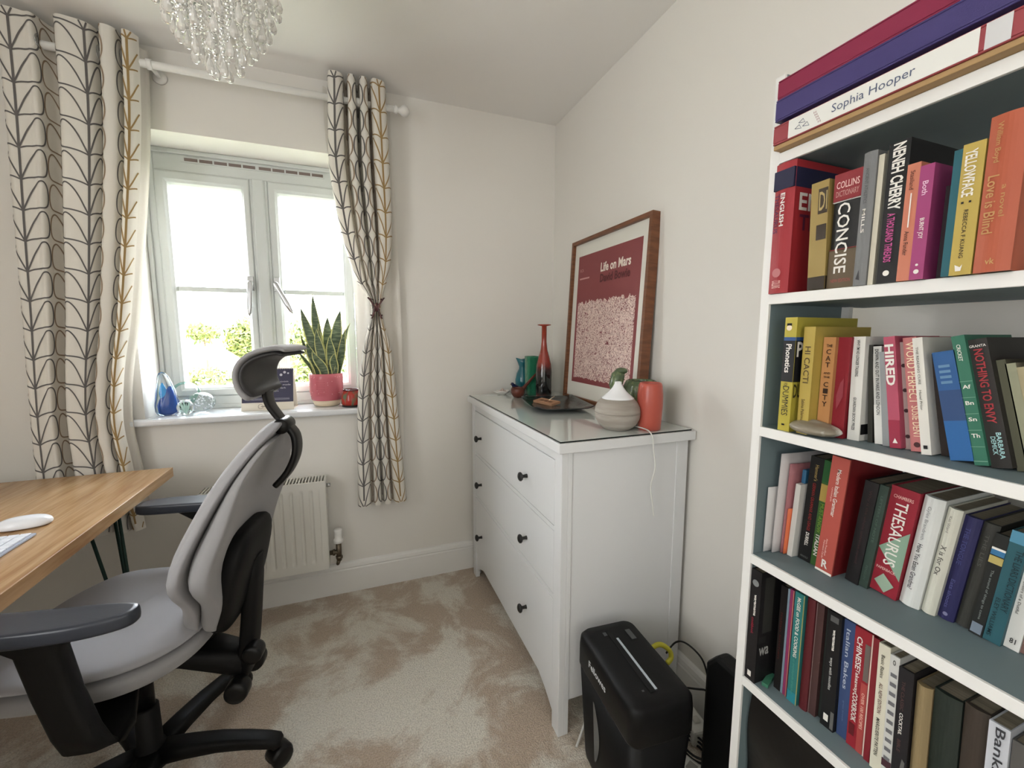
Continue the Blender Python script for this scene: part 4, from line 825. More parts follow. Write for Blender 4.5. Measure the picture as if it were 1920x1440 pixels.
# snake plant
sp = thing('snake_plant', 'snake plant in a pink glazed pot on the window sill', 'potted plant', (-1.182, .105, SZ))
mb = MB(); mb.lathe([(.048, 0), (.057, .003), (.067, .030)], 44, cap=True); mk('pot_foot', mb, mat('bare_cream_clay', (226, 208, 180), .6), sp, label='unglazed cream pot foot')
mb = MB(); mb.lathe([(.0672, .030), (.070, .034), (.076, .075), (.0775, .14), (.0775, .158), (.0745, .160), (.072, .156), (.071, .135), (.003, .135)], 48, cap=False)
random.seed(5)
for _ in range(26):
    a = random.uniform(-PI, 0); z = random.uniform(.05, .15); r = .0765; mb.ball((r * math.cos(a), r * math.sin(a), z), (.0022, .0022, .0022), 6, 4, 1)
for k in range(8): 
    a = -PI / 2 - .3; z = .055 + k * .011
    mb.tube([(.0768 * math.cos(a + t * .09), .0768 * math.sin(a + t * .09), z) for t in range(-3, 4)], .0012, 5)
mk('pot', mb, [mat('pink_glaze', (196, 104, 114), .2), mat('pale_pink_dots', (236, 168, 176), .2)], sp, label='glossy pink pot')
mk('soil', MB().lathe([(.070, .136), (.07, .142), (.003, .144)], 28), mat('potting_soil', (60, 48, 38), .95), sp)
ML = [mat('snake_leaf_green', (72, 90, 68), .4, var=((120, 134, 104), 26, .45, .62, (1, 1, 6))), mat('snake_leaf_edge', (198, 196, 128), .45)]
def leaf(bx, by, h, lx, ly, w, tw, seed):
    mb = MB(); m = 16
    def P(u, v):
        ww = w * (1 - max(0, (v - .55) / .45) ** 1.8) * (.62 + .38 * min(1, v * 2.2)); ang = tw * (v - .2) + seed
        cx = bx + lx * v ** 1.5 + .006 * math.sin(v * 5 + seed); cy = by + ly * v ** 1.5; s = (u - .5) * 2
        return (cx + s * ww * math.cos(ang) - .22 * ww * (1 - s * s) * math.sin(ang), cy + s * ww * math.sin(ang) * .8 + .22 * ww * (1 - s * s), .138 + h * v)
    us = [0, .10, .14, .36, .5, .64, .86, .90, 1]
    vs = [P(u, j / m) for j in range(m + 1) for u in us]; nu = len(us)
    for j in range(m):
        for i in range(nu - 1):
            mb.f.append((j * nu + i, j * nu + i + 1, (j + 1) * nu + i + 1, (j + 1) * nu + i)); mb.m.append(1 if i in (0, nu - 2) else 0); mb.s.append(True)
    mb.v = vs
    mk('leaf', mb, ML, sp, solid=.0022)
LV = [(-.030, .02, .400, -.005, -.02, .017, .4, .1), (-.045, .01, .335, -.045, -.01, .020, .5, -.5), (.030, .02, .330, .055, -.01, .023, -.3, .3), (.05, .015, .265, .075, 0, .016, .6, .5),
      (.005, .03, .295, .020, -.01, .022, .3, -.2), (-.015, -.025, .235, -.010, -.01, .017, -.6, .2), (.020, -.030, .205, .014, -.015, .018, 1.2, -.3), (-.035, -.025, .170, -.035, -.01, .018, -.5, .4),
      (-.050, -.012, .215, -.050, 0, .014, .4, .9), (.050, -.010, .240, .055, -.01, .019, -.8, -.4), (-.005, -.045, .13, -.040, -.02, .020, .8, .2), (.035, -.035, .12, .015, -.015, .016, -.7, .5),
      (.000, .0, .26, -.02, 0, .018, .9, .7), (.04, .035, .22, .04, .0, .018, .2, -.8), (-.055, .0, .13, -.055, 0, .010, .3, .5), (-.02, .04, .24, -.04, .0, .018, -.4, .2)]
for a in LV: leaf(*(a[:5] + (a[5] * 1.25,) + a[6:]))
tp = thing('tealight_pot', 'small red drip glazed round pot beside the pink planter', 'candle pot', (-1.069, .034, SZ))
DG = mat('red_drip_glaze', (168, 50, 40), .15, var=((96, 106, 78), 42, .5, .62, (1, 1, .35)))
mb = MB(); mb.lathe([(.042, .008), (.047, .014), (.047, .034), (.043, .060), (.036, .076)], 40); mk('body', mb, DG, tp)
mb = MB(); mb.lathe([(.0365, .0765), (.037, .082), (.034, .084), (.032, .08), (.034, .06), (.003, .05)], 40, cap=False); mk('rim', mb, mat('dark_maroon_glaze', (88, 38, 40), .15), tp)
mb = MB(); mb.lathe([(.040, 0), (.0445, .001), (.0455, .0078)], 40); mk('foot', mb, mat('black_foot', (34, 26, 26), .3), tp)

# ------------------------------------------------------------------ chandelier
cx_, cy_ = -1.318, -.90
chd = thing('chandelier', 'crystal drop chandelier hanging from the ceiling', 'chandelier', (cx_, cy_, CH))
mb = MB(); mb.lathe([(.003, 0), (.06, 0), (.06, -.012), (.02, -.02), (.012, -.03), (.012, -.085), (.02, -.09), (.003, -.09)], 32); mk('ceiling_rose', mb, M_CHROME, chd)
mb = MB(); 
for R_, z in ((.140, -.10), (.115, -.10), (.090, -.10), (.065, -.10), (.040, -.10)): mb.tube([(R_ * math.cos(a), R_ * math.sin(a), z) for a in [2 * PI * i / 40 for i in range(41)]], .003, 6)
for k in range(8): a = k * PI / 4; mb.tube([(0, 0, -.092), (.14 * math.cos(a), .14 * math.sin(a), -.10)], .0025, 6)
mk('frame', mb, M_CHROME, chd)
CRY = mat('cut_crystal', (250, 249, 246), .02, trans=.72, ior=1.5, coat=.5)
def strand(n, drop):
    mb = MB(); z = 0
    for k in range(n):
        r = .0062 if k % 2 else .0050
        mb.loft([[(r * w * math.cos(2 * PI * i / 8), r * w * math.sin(2 * PI * i / 8), z - r + zz * r) for i in range(8)] for w, zz in ((.25, 1), (.8, .55), (1, 0), (.8, -.55), (.25, -1))], sm=False); z -= 2 * r + .0012
    if drop: mb.loft([[(w * math.cos(2 * PI * i / 10), w * math.sin(2 * PI * i / 10), z - zz) for i in range(10)] for w, zz in ((.0012, 0), (.003, .008), (.0070, .020), (.0095, .029), (.0085, .036), (.004, .041), (.0008, .042))], sm=False); z -= .042
    return mb, -z
cache = {}
def place_strand(r, a, zbot, ztop=-.102):
    n = max(3, int(round((abs(zbot - ztop) - .042) / .0124)))
    o = cache.get(n)
    if o is None:
        mb, ln = strand(n, True); o = mk('crystal_strand', mb, CRY, chd, (r * math.cos(a), r * math.sin(a), ztop)); o['len'] = ln; cache[n] = o
    else:
        ln = o['len']; o = o.copy(); COL.objects.link(o)
    o.location = (r * math.cos(a), r * math.sin(a), zbot + ln - 0.0)
# ring radius, count, lowest point
for R_, cnt, zb in ((.130, 22, -.335), (.113, 19, -.372), (.093, 15, -.412), (.072, 12, -.444), (.048, 8, -.478), (.020, 4, -.506)):
    for k in range(cnt): place_strand(R_, 2 * PI * k / cnt + R_ * 31, zb + random.uniform(-.006, .006))
for o in cache.values(): del o['len']
for o in chd.children:
    if 'len' in o: del o['len']
# ------------------------------------------------------------------ bookcase
BX, BY0, BY1, BT = -.318, -1.545, -2.36, 1.735         # front plane, far side outer face, near side outer face, side height
SH = [1.601, 1.352, 1.101, .840, .572, .300, .080]
ST = .0185; SIDE = .016
M_TEAL = mat('grey_teal_paint', (112, 128, 132), .6); 
bc = thing('bookcase', 'white edged bookcase with grey teal shelves against the right wall', 'bookcase', (-.17, -1.95, 0))
def bb_(mb, x0, x1, y0, y1, z0, z1, mi=0): mb.box((min(x0, x1) + .17, min(y0, y1) + 1.95, z0), (max(x0, x1) + .17, max(y0, y1) + 1.95, z1), mi)
for y0, y1 in ((BY0, BY0 - SIDE), (BY1 + SIDE, BY1)):
    mb = MB(); bb_(mb, BX + .004, -.112, y0, y1, 0, BT); s = mk('side_panel', mb, M_TEAL, bc)
    mb = MB(); bb_(mb, BX - .001, BX + .004, y0 + .0015, y1, 0, BT); bb_(mb, BX + .004, -.112, (y0 if y0 == BY0 else y1) + (.0015 if y0 == BY0 else -.0015), (y0 if y0 == BY0 else y1), 0, BT)
    mk('edge_strip', mb, M_GLOSSW, s)
for z in SH:
    mb = MB(); bb_(mb, BX + .003, -.045, BY0 - SIDE - .0002, BY1 + SIDE + .0002, z - ST, z); s = mk('shelf', mb, M_TEAL, bc)
    mb = MB(); bb_(mb, BX - .003, BX + .003, BY0 - SIDE - .0008, BY1 + SIDE + .0008, z - ST, z); mk('edge_strip', mb, M_GLOSSW, s, bevel=.001)
mb = MB(); bb_(mb, BX + .02, BX + .035, BY0 - SIDE, BY1 + SIDE, 0, .0615); mk('plinth', mb, M_GLOSSW, bc)
mb = MB(); bb_(mb, -.112, -.100, BY0 - .002, BY0 - SIDE - .014, SH[2], SH[1] - ST - .0005); mk('back_batten', mb, M_GLOSSW, bc)

# ------------------------------------------------------------------ books
PAGES = mat('book_pages', (150, 140, 120), .85, var=((124, 114, 96), 300, .3, .7, (1, .02, 1)))
def ink(c):
    g = sum(c) / 3.0; k = .84 if g < 190 else .97
    return cmat(tuple(int(k * (v * .88 + g * .12)) for v in c))
def overlap(A, B):
    for P, Q in ((A, B), (B, A)):
        for i in range(4):
            x0, y0 = P[i]; x1, y1 = P[(i + 1) % 4]; nx, ny = y1 - y0, x0 - x1
            if max((p[0] - x0) * nx + (p[1] - y0) * ny for p in P) < 1e-9: sgn = 1
            else: sgn = -1
            if min(sgn * ((q[0] - x0) * nx + (q[1] - y0) * ny) for q in Q) > -1e-7: return True
    return False
def rect(y, th, h, lean):      # corners in (−y, z) so that right is positive
    c, s = math.cos(lean), math.sin(lean)
    w, u = (c, s), (-s, c)     # lean>0: top goes left
    o = (-y, 0) if lean >= 0 else (-y, -th * s)
    return [o, (o[0] + th * w[0], o[1] + th * w[1]), (o[0] + th * w[0] + h * u[0], o[1] + th * w[1] + h * u[1]), (o[0] + h * u[0], o[1] + h * u[1])]
def clash(A, B):       # separating axis test
    for P, Q in ((A, B), (B, A)):
        for i in range(4):
            x0, y0 = P[i]; x1, y1 = P[(i + 1) % 4]; nx, ny = y1 - y0, -(x1 - x0)
            if min((q[0] - x0) * nx + (q[1] - y0) * ny for q in Q) > -2e-4: return False
    return True
last = {}
def book(shelf, xf, y, th, h, lean, col, label, deco=(), depth=.135, cov=None, pages=True, rough=.45, rnd=0, group=None, lift=0, cover_deco=()):
    z = SH[shelf]; lean = math.radians(lean); R = rect(y, th, h, lean)
    pv = last.get(shelf); n = 0
    while pv and clash(pv, R) and n < 400: y -= .0002; R = rect(y, th, h, lean); n += 1
    last[shelf] = R
    # local frame: X into the shelf, Y to the left (+world y), Z up; origin at spine bottom left
    t = thing('book', label, 'book', (xf, -R[0][0], z + R[0][1] + lift + .0003), (-lean if False else lean * -1 * -1 if False else -(-lean) * 0, 0, 0), group)
    t.rotation_euler = (-lean, 0, 0)
    mats = [ink(col)]; 
    def mi(c):
        m = ink(c)
        if m not in mats: mats.append(m)
        return mats.index(m)
    cvc = mi(cov) if cov else 0
    mb = MB(); bt = .0012 if th < .03 else .0018
    # spine with a softly rounded profile, two boards
    m = 8; ring = []
    for k in range(m + 1):
        a = k / m; ring.append((rnd * (1 - math.sin(PI * a)) + .0004, -th * a))
    inner = [(.004 + rnd, -th), (.004 + rnd, 0)]
    pr = ring + inner
    mb.loft([[(x, yy, 0) for x, yy in pr], [(x, yy, h) for x, yy in pr]], 0, True, False)
    mb.box((.0035 + rnd, -bt, 0), (depth, 0, h), cvc); mb.box((.0035 + rnd, -th, 0), (depth, -th + bt, h), cvc)
    for d in deco:
        k = d[0]; e = -.0004
        if k == 'band':                     # ('band', z0, z1, colour)
            mb.box((e + rnd * .9 if False else e, -th + .0002, h * d[1]), (.001 + rnd, -.0002, h * d[2]), mi(d[3]))
            if len(d) > 4: mb.box((.001 + rnd, -th - .0003, h * d[1]), (depth, -th + .001, h * d[2]), mi(d[3]))
        elif k == 'v':                      # ('v', text, z0, z1, y0, y1, colour) reading downwards, z from the bottom, y from the left
            mb.text(d[1], (e - .0003, -th * d[4], h * d[3]), (0, 0, -h * (d[3] - d[2])), (0, -th * (d[5] - d[4]), 0), mi(d[6]), bold=d[7] if len(d) > 7 else .01)
        elif k == 'h':
            mb.text(d[1], (e - .0003, -th * d[4], h * d[2]), (0, -th * (d[5] - d[4]), 0), (0, 0, h * (d[3] - d[2])), mi(d[6]), bold=d[7] if len(d) > 7 else .01)
        elif k == 'box':                    # ('box', z0, z1, y0, y1, colour)
            mb.quad((e - .0002, -th * d[3], h * d[1]), (0, -th * (d[4] - d[3]), 0), (0, 0, h * (d[2] - d[1])), mi(d[5]))
        elif k == 'disc':
            r = d[3]; mb.add([(e - .0002, -th * d[2] + r * math.cos(2 * PI * i / 16), h * d[1] + r * math.sin(2 * PI * i / 16)) for i in range(16)], [tuple(range(16))], mi(d[4]))
        elif k == 'poly':                   # ('poly', [(z, y)...], colour)
            mb.add([(e - .0002, -th * yy, h * zz) for zz, yy in d[1]], [tuple(range(len(d[1])))], mi(d[2]))
    for d in cover_deco:                    # on the right-hand board, facing the room's rear
        if d[0] == 'h': mb.text(d[1], (depth * d[4], -th - .0004, h * d[2]), (depth * (d[5] - d[4]), 0, 0), (0, 0, h * (d[3] - d[2])), mi(d[6]), bold=.02)
        else: mb.quad((depth * d[3], -th - .0003, h * d[1]), (depth * (d[4] - d[3]), 0, 0), (0, 0, h * (d[2] - d[1])), mi(d[5]))
    mk('cover', mb, mats, t)
    if pages: mk('pages', MB().box((.0045 + rnd, -th + bt + .0002, .002), (depth - .002, -bt - .0002, h - .002)), PAGES, t)
    return t
W_, K_, G_ = (236, 232, 222), (22, 22, 24), (120, 122, 120)
g1 = 'books on the second shelf down'; g2 = 'books on the third shelf down'; g3 = 'books on the fourth shelf down'; g4 = 'books on the fifth shelf down'
# ---- second shelf down (index 1)
book(1, -.329, -1.5625, .037, .226, 0, (196, 40, 50), 'thick red English thesaurus with dark blue band, leftmost on its shelf', [('band', .80, .945, (34, 34, 74), 1), ('v', 'ENGLISH', .52, .77, .40, .62, W_, .02), ('v', 'THESAURUS', .47, .77, .12, .34, (110, 30, 80), .02), ('disc', .16, .45, .008, (226, 130, 130)), ('v', 'COLLINS', .04, .10, .25, .7, (236, 180, 170))], .165, rough=.25, rnd=.004, group=g1, cover_deco=[('h', 'EN', .63, .76, .10, .42, W_), ('h', 'TH', .48, .60, .12, .42, (110, 30, 70))])
book(1, -.322, -1.632, .028, .175, 2, (188, 158, 84), 'mustard paperback dictionary left of the CONCISE one', [('band', 0, .12, (60, 46, 30), 1), ('box', .70, .93, .45, .98, (70, 56, 36)), ('h', 'DI', .73, .9, .5, .95, (206, 178, 110)), ('box', .46, .6, .4, .96, (66, 50, 34))], .12, group=g1)
book(1, -.318, -1.661, .041, .178, .3, (34, 34, 34), 'black and bronze dictionary with tall CONCISE lettering', [('band', 0, .34, (112, 92, 64)), ('band', .76, 1, (170, 44, 52)), ('band', .755, .765, W_), ('band', .335, .345, (190, 60, 60)), ('h', 'COLLINS', .87, .93, .1, .9, (236, 190, 180)), ('h', 'DICTIONARY', .80, .85, .1, .9, (226, 160, 150)), ('v', 'CONCISE', .13, .74, .22, .66, W_), ('h', 'NEW EDITION', .05, .08, .15, .85, (190, 80, 70))], .13, rnd=.003, group=g1)
book(1, -.326, -1.703, .0175, .194, 0, (136, 138, 138), 'slim grey hardback with faint vertical lettering', [('v', 'ANCIENT ATHLETICS', .62, .88, .35, .6, (100, 102, 102)), ('v', 'MILLS', .40, .58, .35, .6, W_), ('poly', [(.05, .3), (.12, .5), (.04, .6)], (60, 60, 64))], .14, rnd=.003, group=g1)
book(1, -.320, -1.721, .007, .186, 0, (220, 212, 190), 'very thin cream booklet between grey and black spines', [], .14, group=g1)
book(1, -.316, -1.7285, .0065, .190, 0, (96, 96, 84), 'very thin olive grey booklet touching the black memoir', [], .14, group=g1)
book(1, -.326, -1.736, .0255, .194, 0, (24, 24, 27), 'black memoir with white block capitals and pink subtitle', [('v', 'NENEH CHERRY', .52, .985, .22, .82, W_, .03), ('v', 'A THOUSAND THREADS', .15, .50, .25, .62, (232, 84, 166), .02), ('disc', .07, .45, .004, W_)], .14, group=g1)
book(1, -.330, -1.7625, .0148, .156, 0, (238, 138, 104), 'slim coral orange paperback with a white rule', [('v', 'Stasiland', .78, .94, .3, .65, (120, 60, 44)), ('box', .46, .75, .46, .56, W_), ('v', 'Anna Funder', .22, .43, .3, .65, (90, 44, 34))], .128, group=g1)
book(1, -.331, -1.7775, .0152, .149, 0, (190, 66, 132), 'magenta paperback with small white lettering', [('v', 'Both', .74, .86, .3, .7, (240, 200, 220)), ('v', 'BURNT JOY', .36, .54, .28, .7, W_), ('disc', .07, .5, .003, W_), ('disc', .13, .5, .0016, W_)], .128, group=g1)
book(1, -.310, -1.797, .013, .12, 0, (40, 20, 30), 'short dark plum block for the shaded cover of the magenta one', [], .11, group=g1)  # dark colour stands for the magenta book's cover lying in shade
book(1, -.332, -1.8115, .0085, .155, 0, (30, 110, 124), 'slim teal paperback left of the yellow one', [], .128, group=g1)
book(1, -.334, -1.8205, .0205, .158, 0, (222, 190, 84), 'bright yellow paperback with white vertical capitals', [('v', 'YELLOWFACE', .60, .95, .16, .70, W_, .02), ('v', 'REBECCA F KUANG', .13, .50, .38, .58, (60, 50, 30)), ('poly', [(.03, .3), (.08, .25), (.06, .5), (.08, .6), (.03, .55)], W_), ('box', .55, .565, .2, .32, K_), ('box', .55, .565, .55, .66, K_)], .128, group=g1)
book(1, -.336, -1.8425, .032, .180, 0, (214, 98, 60), 'large orange hardback with gold lettering near the frame edge', [('v', 'William Boyd', .70, .95, .2, .4, (222, 160, 90)), ('v', 'Love is Blind', .25, .62, .15, .45, (222, 160, 90)), ('v', 'a novel', .35, .55, .55, .7, (222, 160, 90)), ('h', 'vk', .05, .09, .35, .6, (228, 180, 100))], .145, rnd=.003, group=g1)
# ---- third shelf down (index 2)
book(2, -.314, -1.592, .022, .207, 0, (216, 198, 62), 'black and yellow Phonetics paperback, leftmost on its shelf', [('band', .44, .80, (24, 24, 28), 1), ('band', .80, .83, (40, 90, 160), 1), ('v', 'Phonetics', .52, .77, .25, .72, W_, .02), ('v', 'DUMMIES', .14, .40, .25, .78, K_, .0), ('v', 'FOR', .40, .43, .3, .6, K_), ('h', '1', .05, .065, .35, .6, K_), ('disc', .91, .4, .005, (236, 220, 190)), ('box', .93, .95, .2, .6, K_)], .165, group=g2, cover_deco=[('h', 'P', .66, .79, .03, .12, W_), ('h', 'DUM', .3, .42, .02, .20, (60, 52, 20))])
book(2, -.306, -1.622, .0195, .190, 0, (216, 186, 76), 'yellow HI CACTI paperback', [('v', 'HI CACTI', .48, .82, .25, .75, (92, 70, 26)), ('v', 'Sabina Palermo', .12, .33, .3, .6, (92, 70, 26))], .15, group=g2)
book(2, -.285, -1.643, .0195, .172, 0, (232, 160, 92), 'orange hardback titled with stacked THE CAT AND THE CITY letters', [('h', 'THE', .90, .93, .3, .8, K_)] + [('h', c_, .86 - .066 * i - .03, .86 - .066 * i + .02, .32, .72, (60, 36, 22)) for i, c_ in enumerate('CAT')] + [('h', 'AND', .63, .65, .25, .8, (60, 36, 22)), ('h', 'THE', .59, .61, .25, .8, (60, 36, 22))] + [('h', c_, .53 - .066 * i - .03, .53 - .066 * i + .02, .32, .72, (60, 36, 22)) for i, c_ in enumerate('CITY')], .14, group=g2)
book(2, -.278, -1.663, .0195, .172, 0, (170, 22, 40), 'dark red paperback with pale leaf mark beside the orange one', [('poly', [(.28, .3), (.42, .2), (.55, .45), (.6, .7), (.42, .75)], (190, 70, 84))], .13, group=g2)
book(2, -.272, -1.683, .0178, .173, 1.5, (224, 222, 214), 'white paperback with black spot and tiny black capitals', [('v', "WHY I'M NO LONGER TALKING", .62, .97, .35, .62, K_), ('v', 'GUARDIAN BOOK PRIZE', .1, .42, .35, .6, K_)], .13, group=g2, cover_deco=[('q', .06, .16, .02, .2, K_)])
book(2, -.262, -1.7015, .007, .160, 4.5, (58, 58, 50), 'thin dark olive booklet left of the leaning grey one', [], .12, group=g2)
book(2, -.262, -1.709, .0125, .158, 6.2, (206, 206, 200), 'white and grey leaning paperback titled in thin black capitals', [('band', .0, .4, (228, 226, 220)), ('v', 'DOWN AND OUT IN PARIS AND LONDON', .30, .97, .3, .7, K_)], .12, group=g2)
book(2, -.266, -1.7225, .009, .150, 6.8, (168, 172, 174), 'plain grey slim paperback leaning on the white one', [], .12, group=g2)
book(2, -.268, -1.733, .0148, .174, 7.9, (214, 84, 112), 'pink paperback with bold slanted HIRED lettering', [('v', 'HIRED', .56, .93, .08, .86, W_, .03), ('band', .0, .25, (190, 44, 76)), ('poly', [(.045, .3), (.045, .75), (.09, .52)], W_)], .12, group=g2)
book(2, -.256, -1.7485, .009, .166, 7.9, (206, 176, 170), 'thin pale pink book with dark flower print', [('disc', z_, .5, .003, (70, 36, 40)) for z_ in (.12, .36, .55, .78)], .12, group=g2)
book(2, -.262, -1.758, .0165, .173, 8.6, (232, 132, 130), 'salmon paperback with large cream outlined lettering', [('v', 'WORD PERFECT', .42, .96, .2, .85, (250, 232, 190), .0), ('v', 'SUSIE DENT', .12, .40, .3, .85, (250, 232, 190), .0), ('disc', .06, .5, .004, (90, 40, 40))], .125, group=g2)
book(2, -.270, -1.775, .0118, .173, 8.8, (226, 222, 212), 'slim off white paperback right of the salmon one', [('v', "THE READING CURE", .60, .92, .3, .55, (120, 116, 108)), ('v', 'Hazel Prior', .38, .55, .3, .55, (120, 116, 108)), ('box', .05, .08, .3, .7, K_)], .12, group=g2)
book(2, -.250, -1.789, .011, .15, 10, (50, 34, 26), 'dark brown book pushed back beside the blue one', [], .11, group=g2)
book(2, -.268, -1.803, .0245, .154, 12.9, (40, 104, 176), 'creased blue paperback leaning left', [('band', .36, .64, (46, 84, 142)), ('band', 0, .36, (36, 112, 190))] + [('box', .70 + k * .05, .725 + k * .05, .2, .7, (110, 160, 206)) for k in range(4)], .125, group=g2)
book(2, -.268, -1.8355, .0138, .178, 13.2, (52, 134, 104), 'green paperback with white letter pairs like a chart', [('v', 'CRICKET', .80, .93, .3, .6, W_)] + [('h', s_, .585 - i * .125, .615 - i * .125, .2, .8, W_, .02) for i, s_ in enumerate(('Af', 'Bn', 'Sn', 'Th'))] + [('box', .64 - i * .125, .643 - i * .125, 0, 1, (150, 206, 176)) for i in range(5)] + [('box', .03, .035, 0, 1, (150, 206, 176))], .125, group=g2)
book(2, -.262, -1.8515, .0195, .173, 13.4, (46, 42, 38), 'black NOTHING TO ENVY paperback with red capitals', [('h', 'GRANTA', .935, .955, .08, .92, W_), ('v', 'NOTHING', .62, .92, .25, .72, (200, 50, 60), .02), ('v', 'TO ENVY', .34, .60, .25, .72, (200, 50, 60), .02), ('v', 'BARBARA', .07, .27, .55, .8, (160, 206, 206), .02), ('v', 'DEMICK', .10, .24, .25, .5, (160, 206, 206), .02)], .125, group=g2)
for i, (c_, l_) in enumerate((((104, 104, 78), 'grey olive slim book first of the pale leaning trio'), ((186, 188, 152), 'pale green slim book in the middle of the leaning trio'), ((198, 184, 140), 'beige slim book last of the pale leaning trio'))):
    book(2, -.250, -1.873 - i * .0105, .0098, .146 - i * .004, 13.6, c_, l_, [], .11, group=g2)
book(2, -.250, -1.905, .008, .160, 13.6, (176, 40, 64), 'thin crimson book at the right frame edge', [], .11, group=g2)
book(2, -.250, -1.915, .014, .158, 13.6, (222, 226, 220), 'white book with blue lettering at the right frame edge', [('v', 'MEMOIRS', .4, .9, .3, .7, (60, 110, 120))], .11, group=g2)
# ---- fourth shelf down (index 3)
book(3, -.246, -1.6035, .0245, .209, -2.7, (22, 22, 22), 'black German grammar book with red and white lettering', [('v', "Hammer's", .78, .93, .45, .72, (190, 160, 90)), ('v', 'GERMAN GRAMMAR AND USAGE', .30, .76, .42, .66, (170, 40, 40)), ('v', 'DURRELL', .15, .28, .4, .66, W_, .02), ('h', 'ARNOLD', .03, .05, .2, .8, G_)], .16, group=g3)
book(3, -.246, -1.6275, .0125, .208, -3, (70, 120, 50), 'green and yellow Italian phrase book', [('band', .62, .78, (214, 180, 80)), ('band', .80, 1, (40, 110, 50)), ('v', 'MUST-KNOW', .32, .60, .3, .85, (140, 190, 60), .02), ('v', 'ITALIAN', .10, .30, .3, .85, W_, .02)], .14, group=g3)
book(3, -.256, -1.6435, .029, .222, -3.4, (220, 92, 78), 'thick coral Modern Italian Grammar paperback', [('band', 0, .018, (240, 236, 226)), ('v', 'Modern Italian Grammar', .50, .90, .42, .66, W_), ('v', 'a practical guide', .62, .74, .24, .36, (244, 190, 180)), ('v', 'Anna Proudfoot', .15, .30, .42, .52, (244, 200, 190)), ('v', 'Francesco Cardo', .12, .28, .28, .38, (244, 200, 190)), ('h', 'R', .045, .115, .35, .72, W_, .03)], .16, cov=(150, 26, 32), group=g3)
book(3, -.240, -1.6855, .0205, .190, -5, (26, 22, 24), 'black paperback with faint dark red script', [('v', 'Why is the whole universe round', .20, .92, .4, .66, (74, 40, 44))], .14, group=g3)
book(3, -.237, -1.706, .0128, .189, -5, (56, 80, 68), 'slim dark green hardback left of the thesaurus', [('v', 'LETTERS OF NOTE', .45, .9, .35, .62, (90, 116, 100)), ('v', 'PENGUIN', .08, .22, .35, .62, (90, 116, 100))], .13, group=g3)
book(3, -.230, -1.7185, .038, .190, -5, (184, 32, 54), 'thick red and mint THESAURUS paperback', [('poly', [(.42, 0.02), (.64, .98), (.18, .98)], (160, 200, 170)), ('h', 'CHAMBERS', .90, .93, .15, .85, (240, 180, 170)), ('v', 'THESAURUS', .28, .88, .28, .72, W_), ('h', 'PAPERBACK', .22, .245, .1, .8, (240, 190, 180)), ('poly', [(.02, .55), (.10, .12), (.19, .4), (.11, .85)], (176, 204, 176))], .14, group=g3)
book(3, -.228, -1.758, .0255, .188, -5.3, (222, 224, 220), 'thick white hardback with black slanted question title', [('v', 'Gyles Brandreth', .62, .92, .3, .52, (170, 172, 172)), ('v', 'Have You Eaten Grandma?', .16, .58, .3, .55, (50, 50, 54))], .14, rnd=.005, group=g3)
book(3, -.222, -1.7845, .0168, .179, -5.6, (214, 212, 196), 'slim ivory hardback titled in thin italics', [('v', 'Kat Ward', .78, .93, .3, .5, (170, 168, 156)), ('v', 'X is for Ox', .38, .66, .28, .66, (96, 94, 86))], .13, rnd=.004, group=g3)
book(3, -.215, -1.8015, .0188, .172, -5.6, (44, 42, 104), 'navy hardback with faint blue lettering', [('v', 'THE TONGUE', .55, .9, .3, .6, (72, 76, 146)), ('v', 'Eats shoots', .12, .4, .3, .55, (90, 92, 160)), ('disc', .06, .5, .003, (140, 140, 180))], .13, rnd=.004, group=g3)
book(3, -.210, -1.821, .0172, .169, -5.4, (60, 60, 54), 'charcoal hardback between navy and striped books', [('v', 'THE LIES', .6, .9, .35, .6, (96, 96, 88))], .13, rnd=.003, group=g3)
book(3, -.215, -1.8385, .0142, .160, -5, (34, 36, 34), 'black paperback with blue and yellow stripes and a small picture', [('band', .80, .85, (60, 140, 196)), ('band', .85, .87, W_), ('band', .72, .79, (222, 200, 110)), ('v', 'The sound of things to come', .16, .66, .35, .6, (150, 160, 156)), ('box', .02, .12, .1, .9, (140, 156, 176))], .13, group=g3)
book(3, -.215, -1.8535, .0178, .171, -4.6, (44, 108, 120), 'teal book with large dark lettering', [('band', .9, 1, (90, 170, 206)), ('v', 'THE LIARS DICTIONARY', .3, .85, .5, .9, (24, 56, 66)), ('v', 'ELEY WILLIAMS', .05, .4, .15, .4, (24, 56, 66))], .13, group=g3)
book(3, -.208, -1.8718, .0150, .155, -4, (228, 228, 222), 'white paperback near the right frame edge on the fourth shelf', [('v', 'Memoirs of a Dutiful', .35, .7, .2, .4, (120, 120, 116)), ('h', '81', .06, .11, .3, .7, (60, 60, 60))], .125, group=g3)
book(3, -.205, -1.887, .014, .150, -4, (150, 110, 100), 'brown patterned book at the far right of the fourth shelf', [('box', .1, .5, .1, .9, (214, 190, 170))], .12, group=g3)
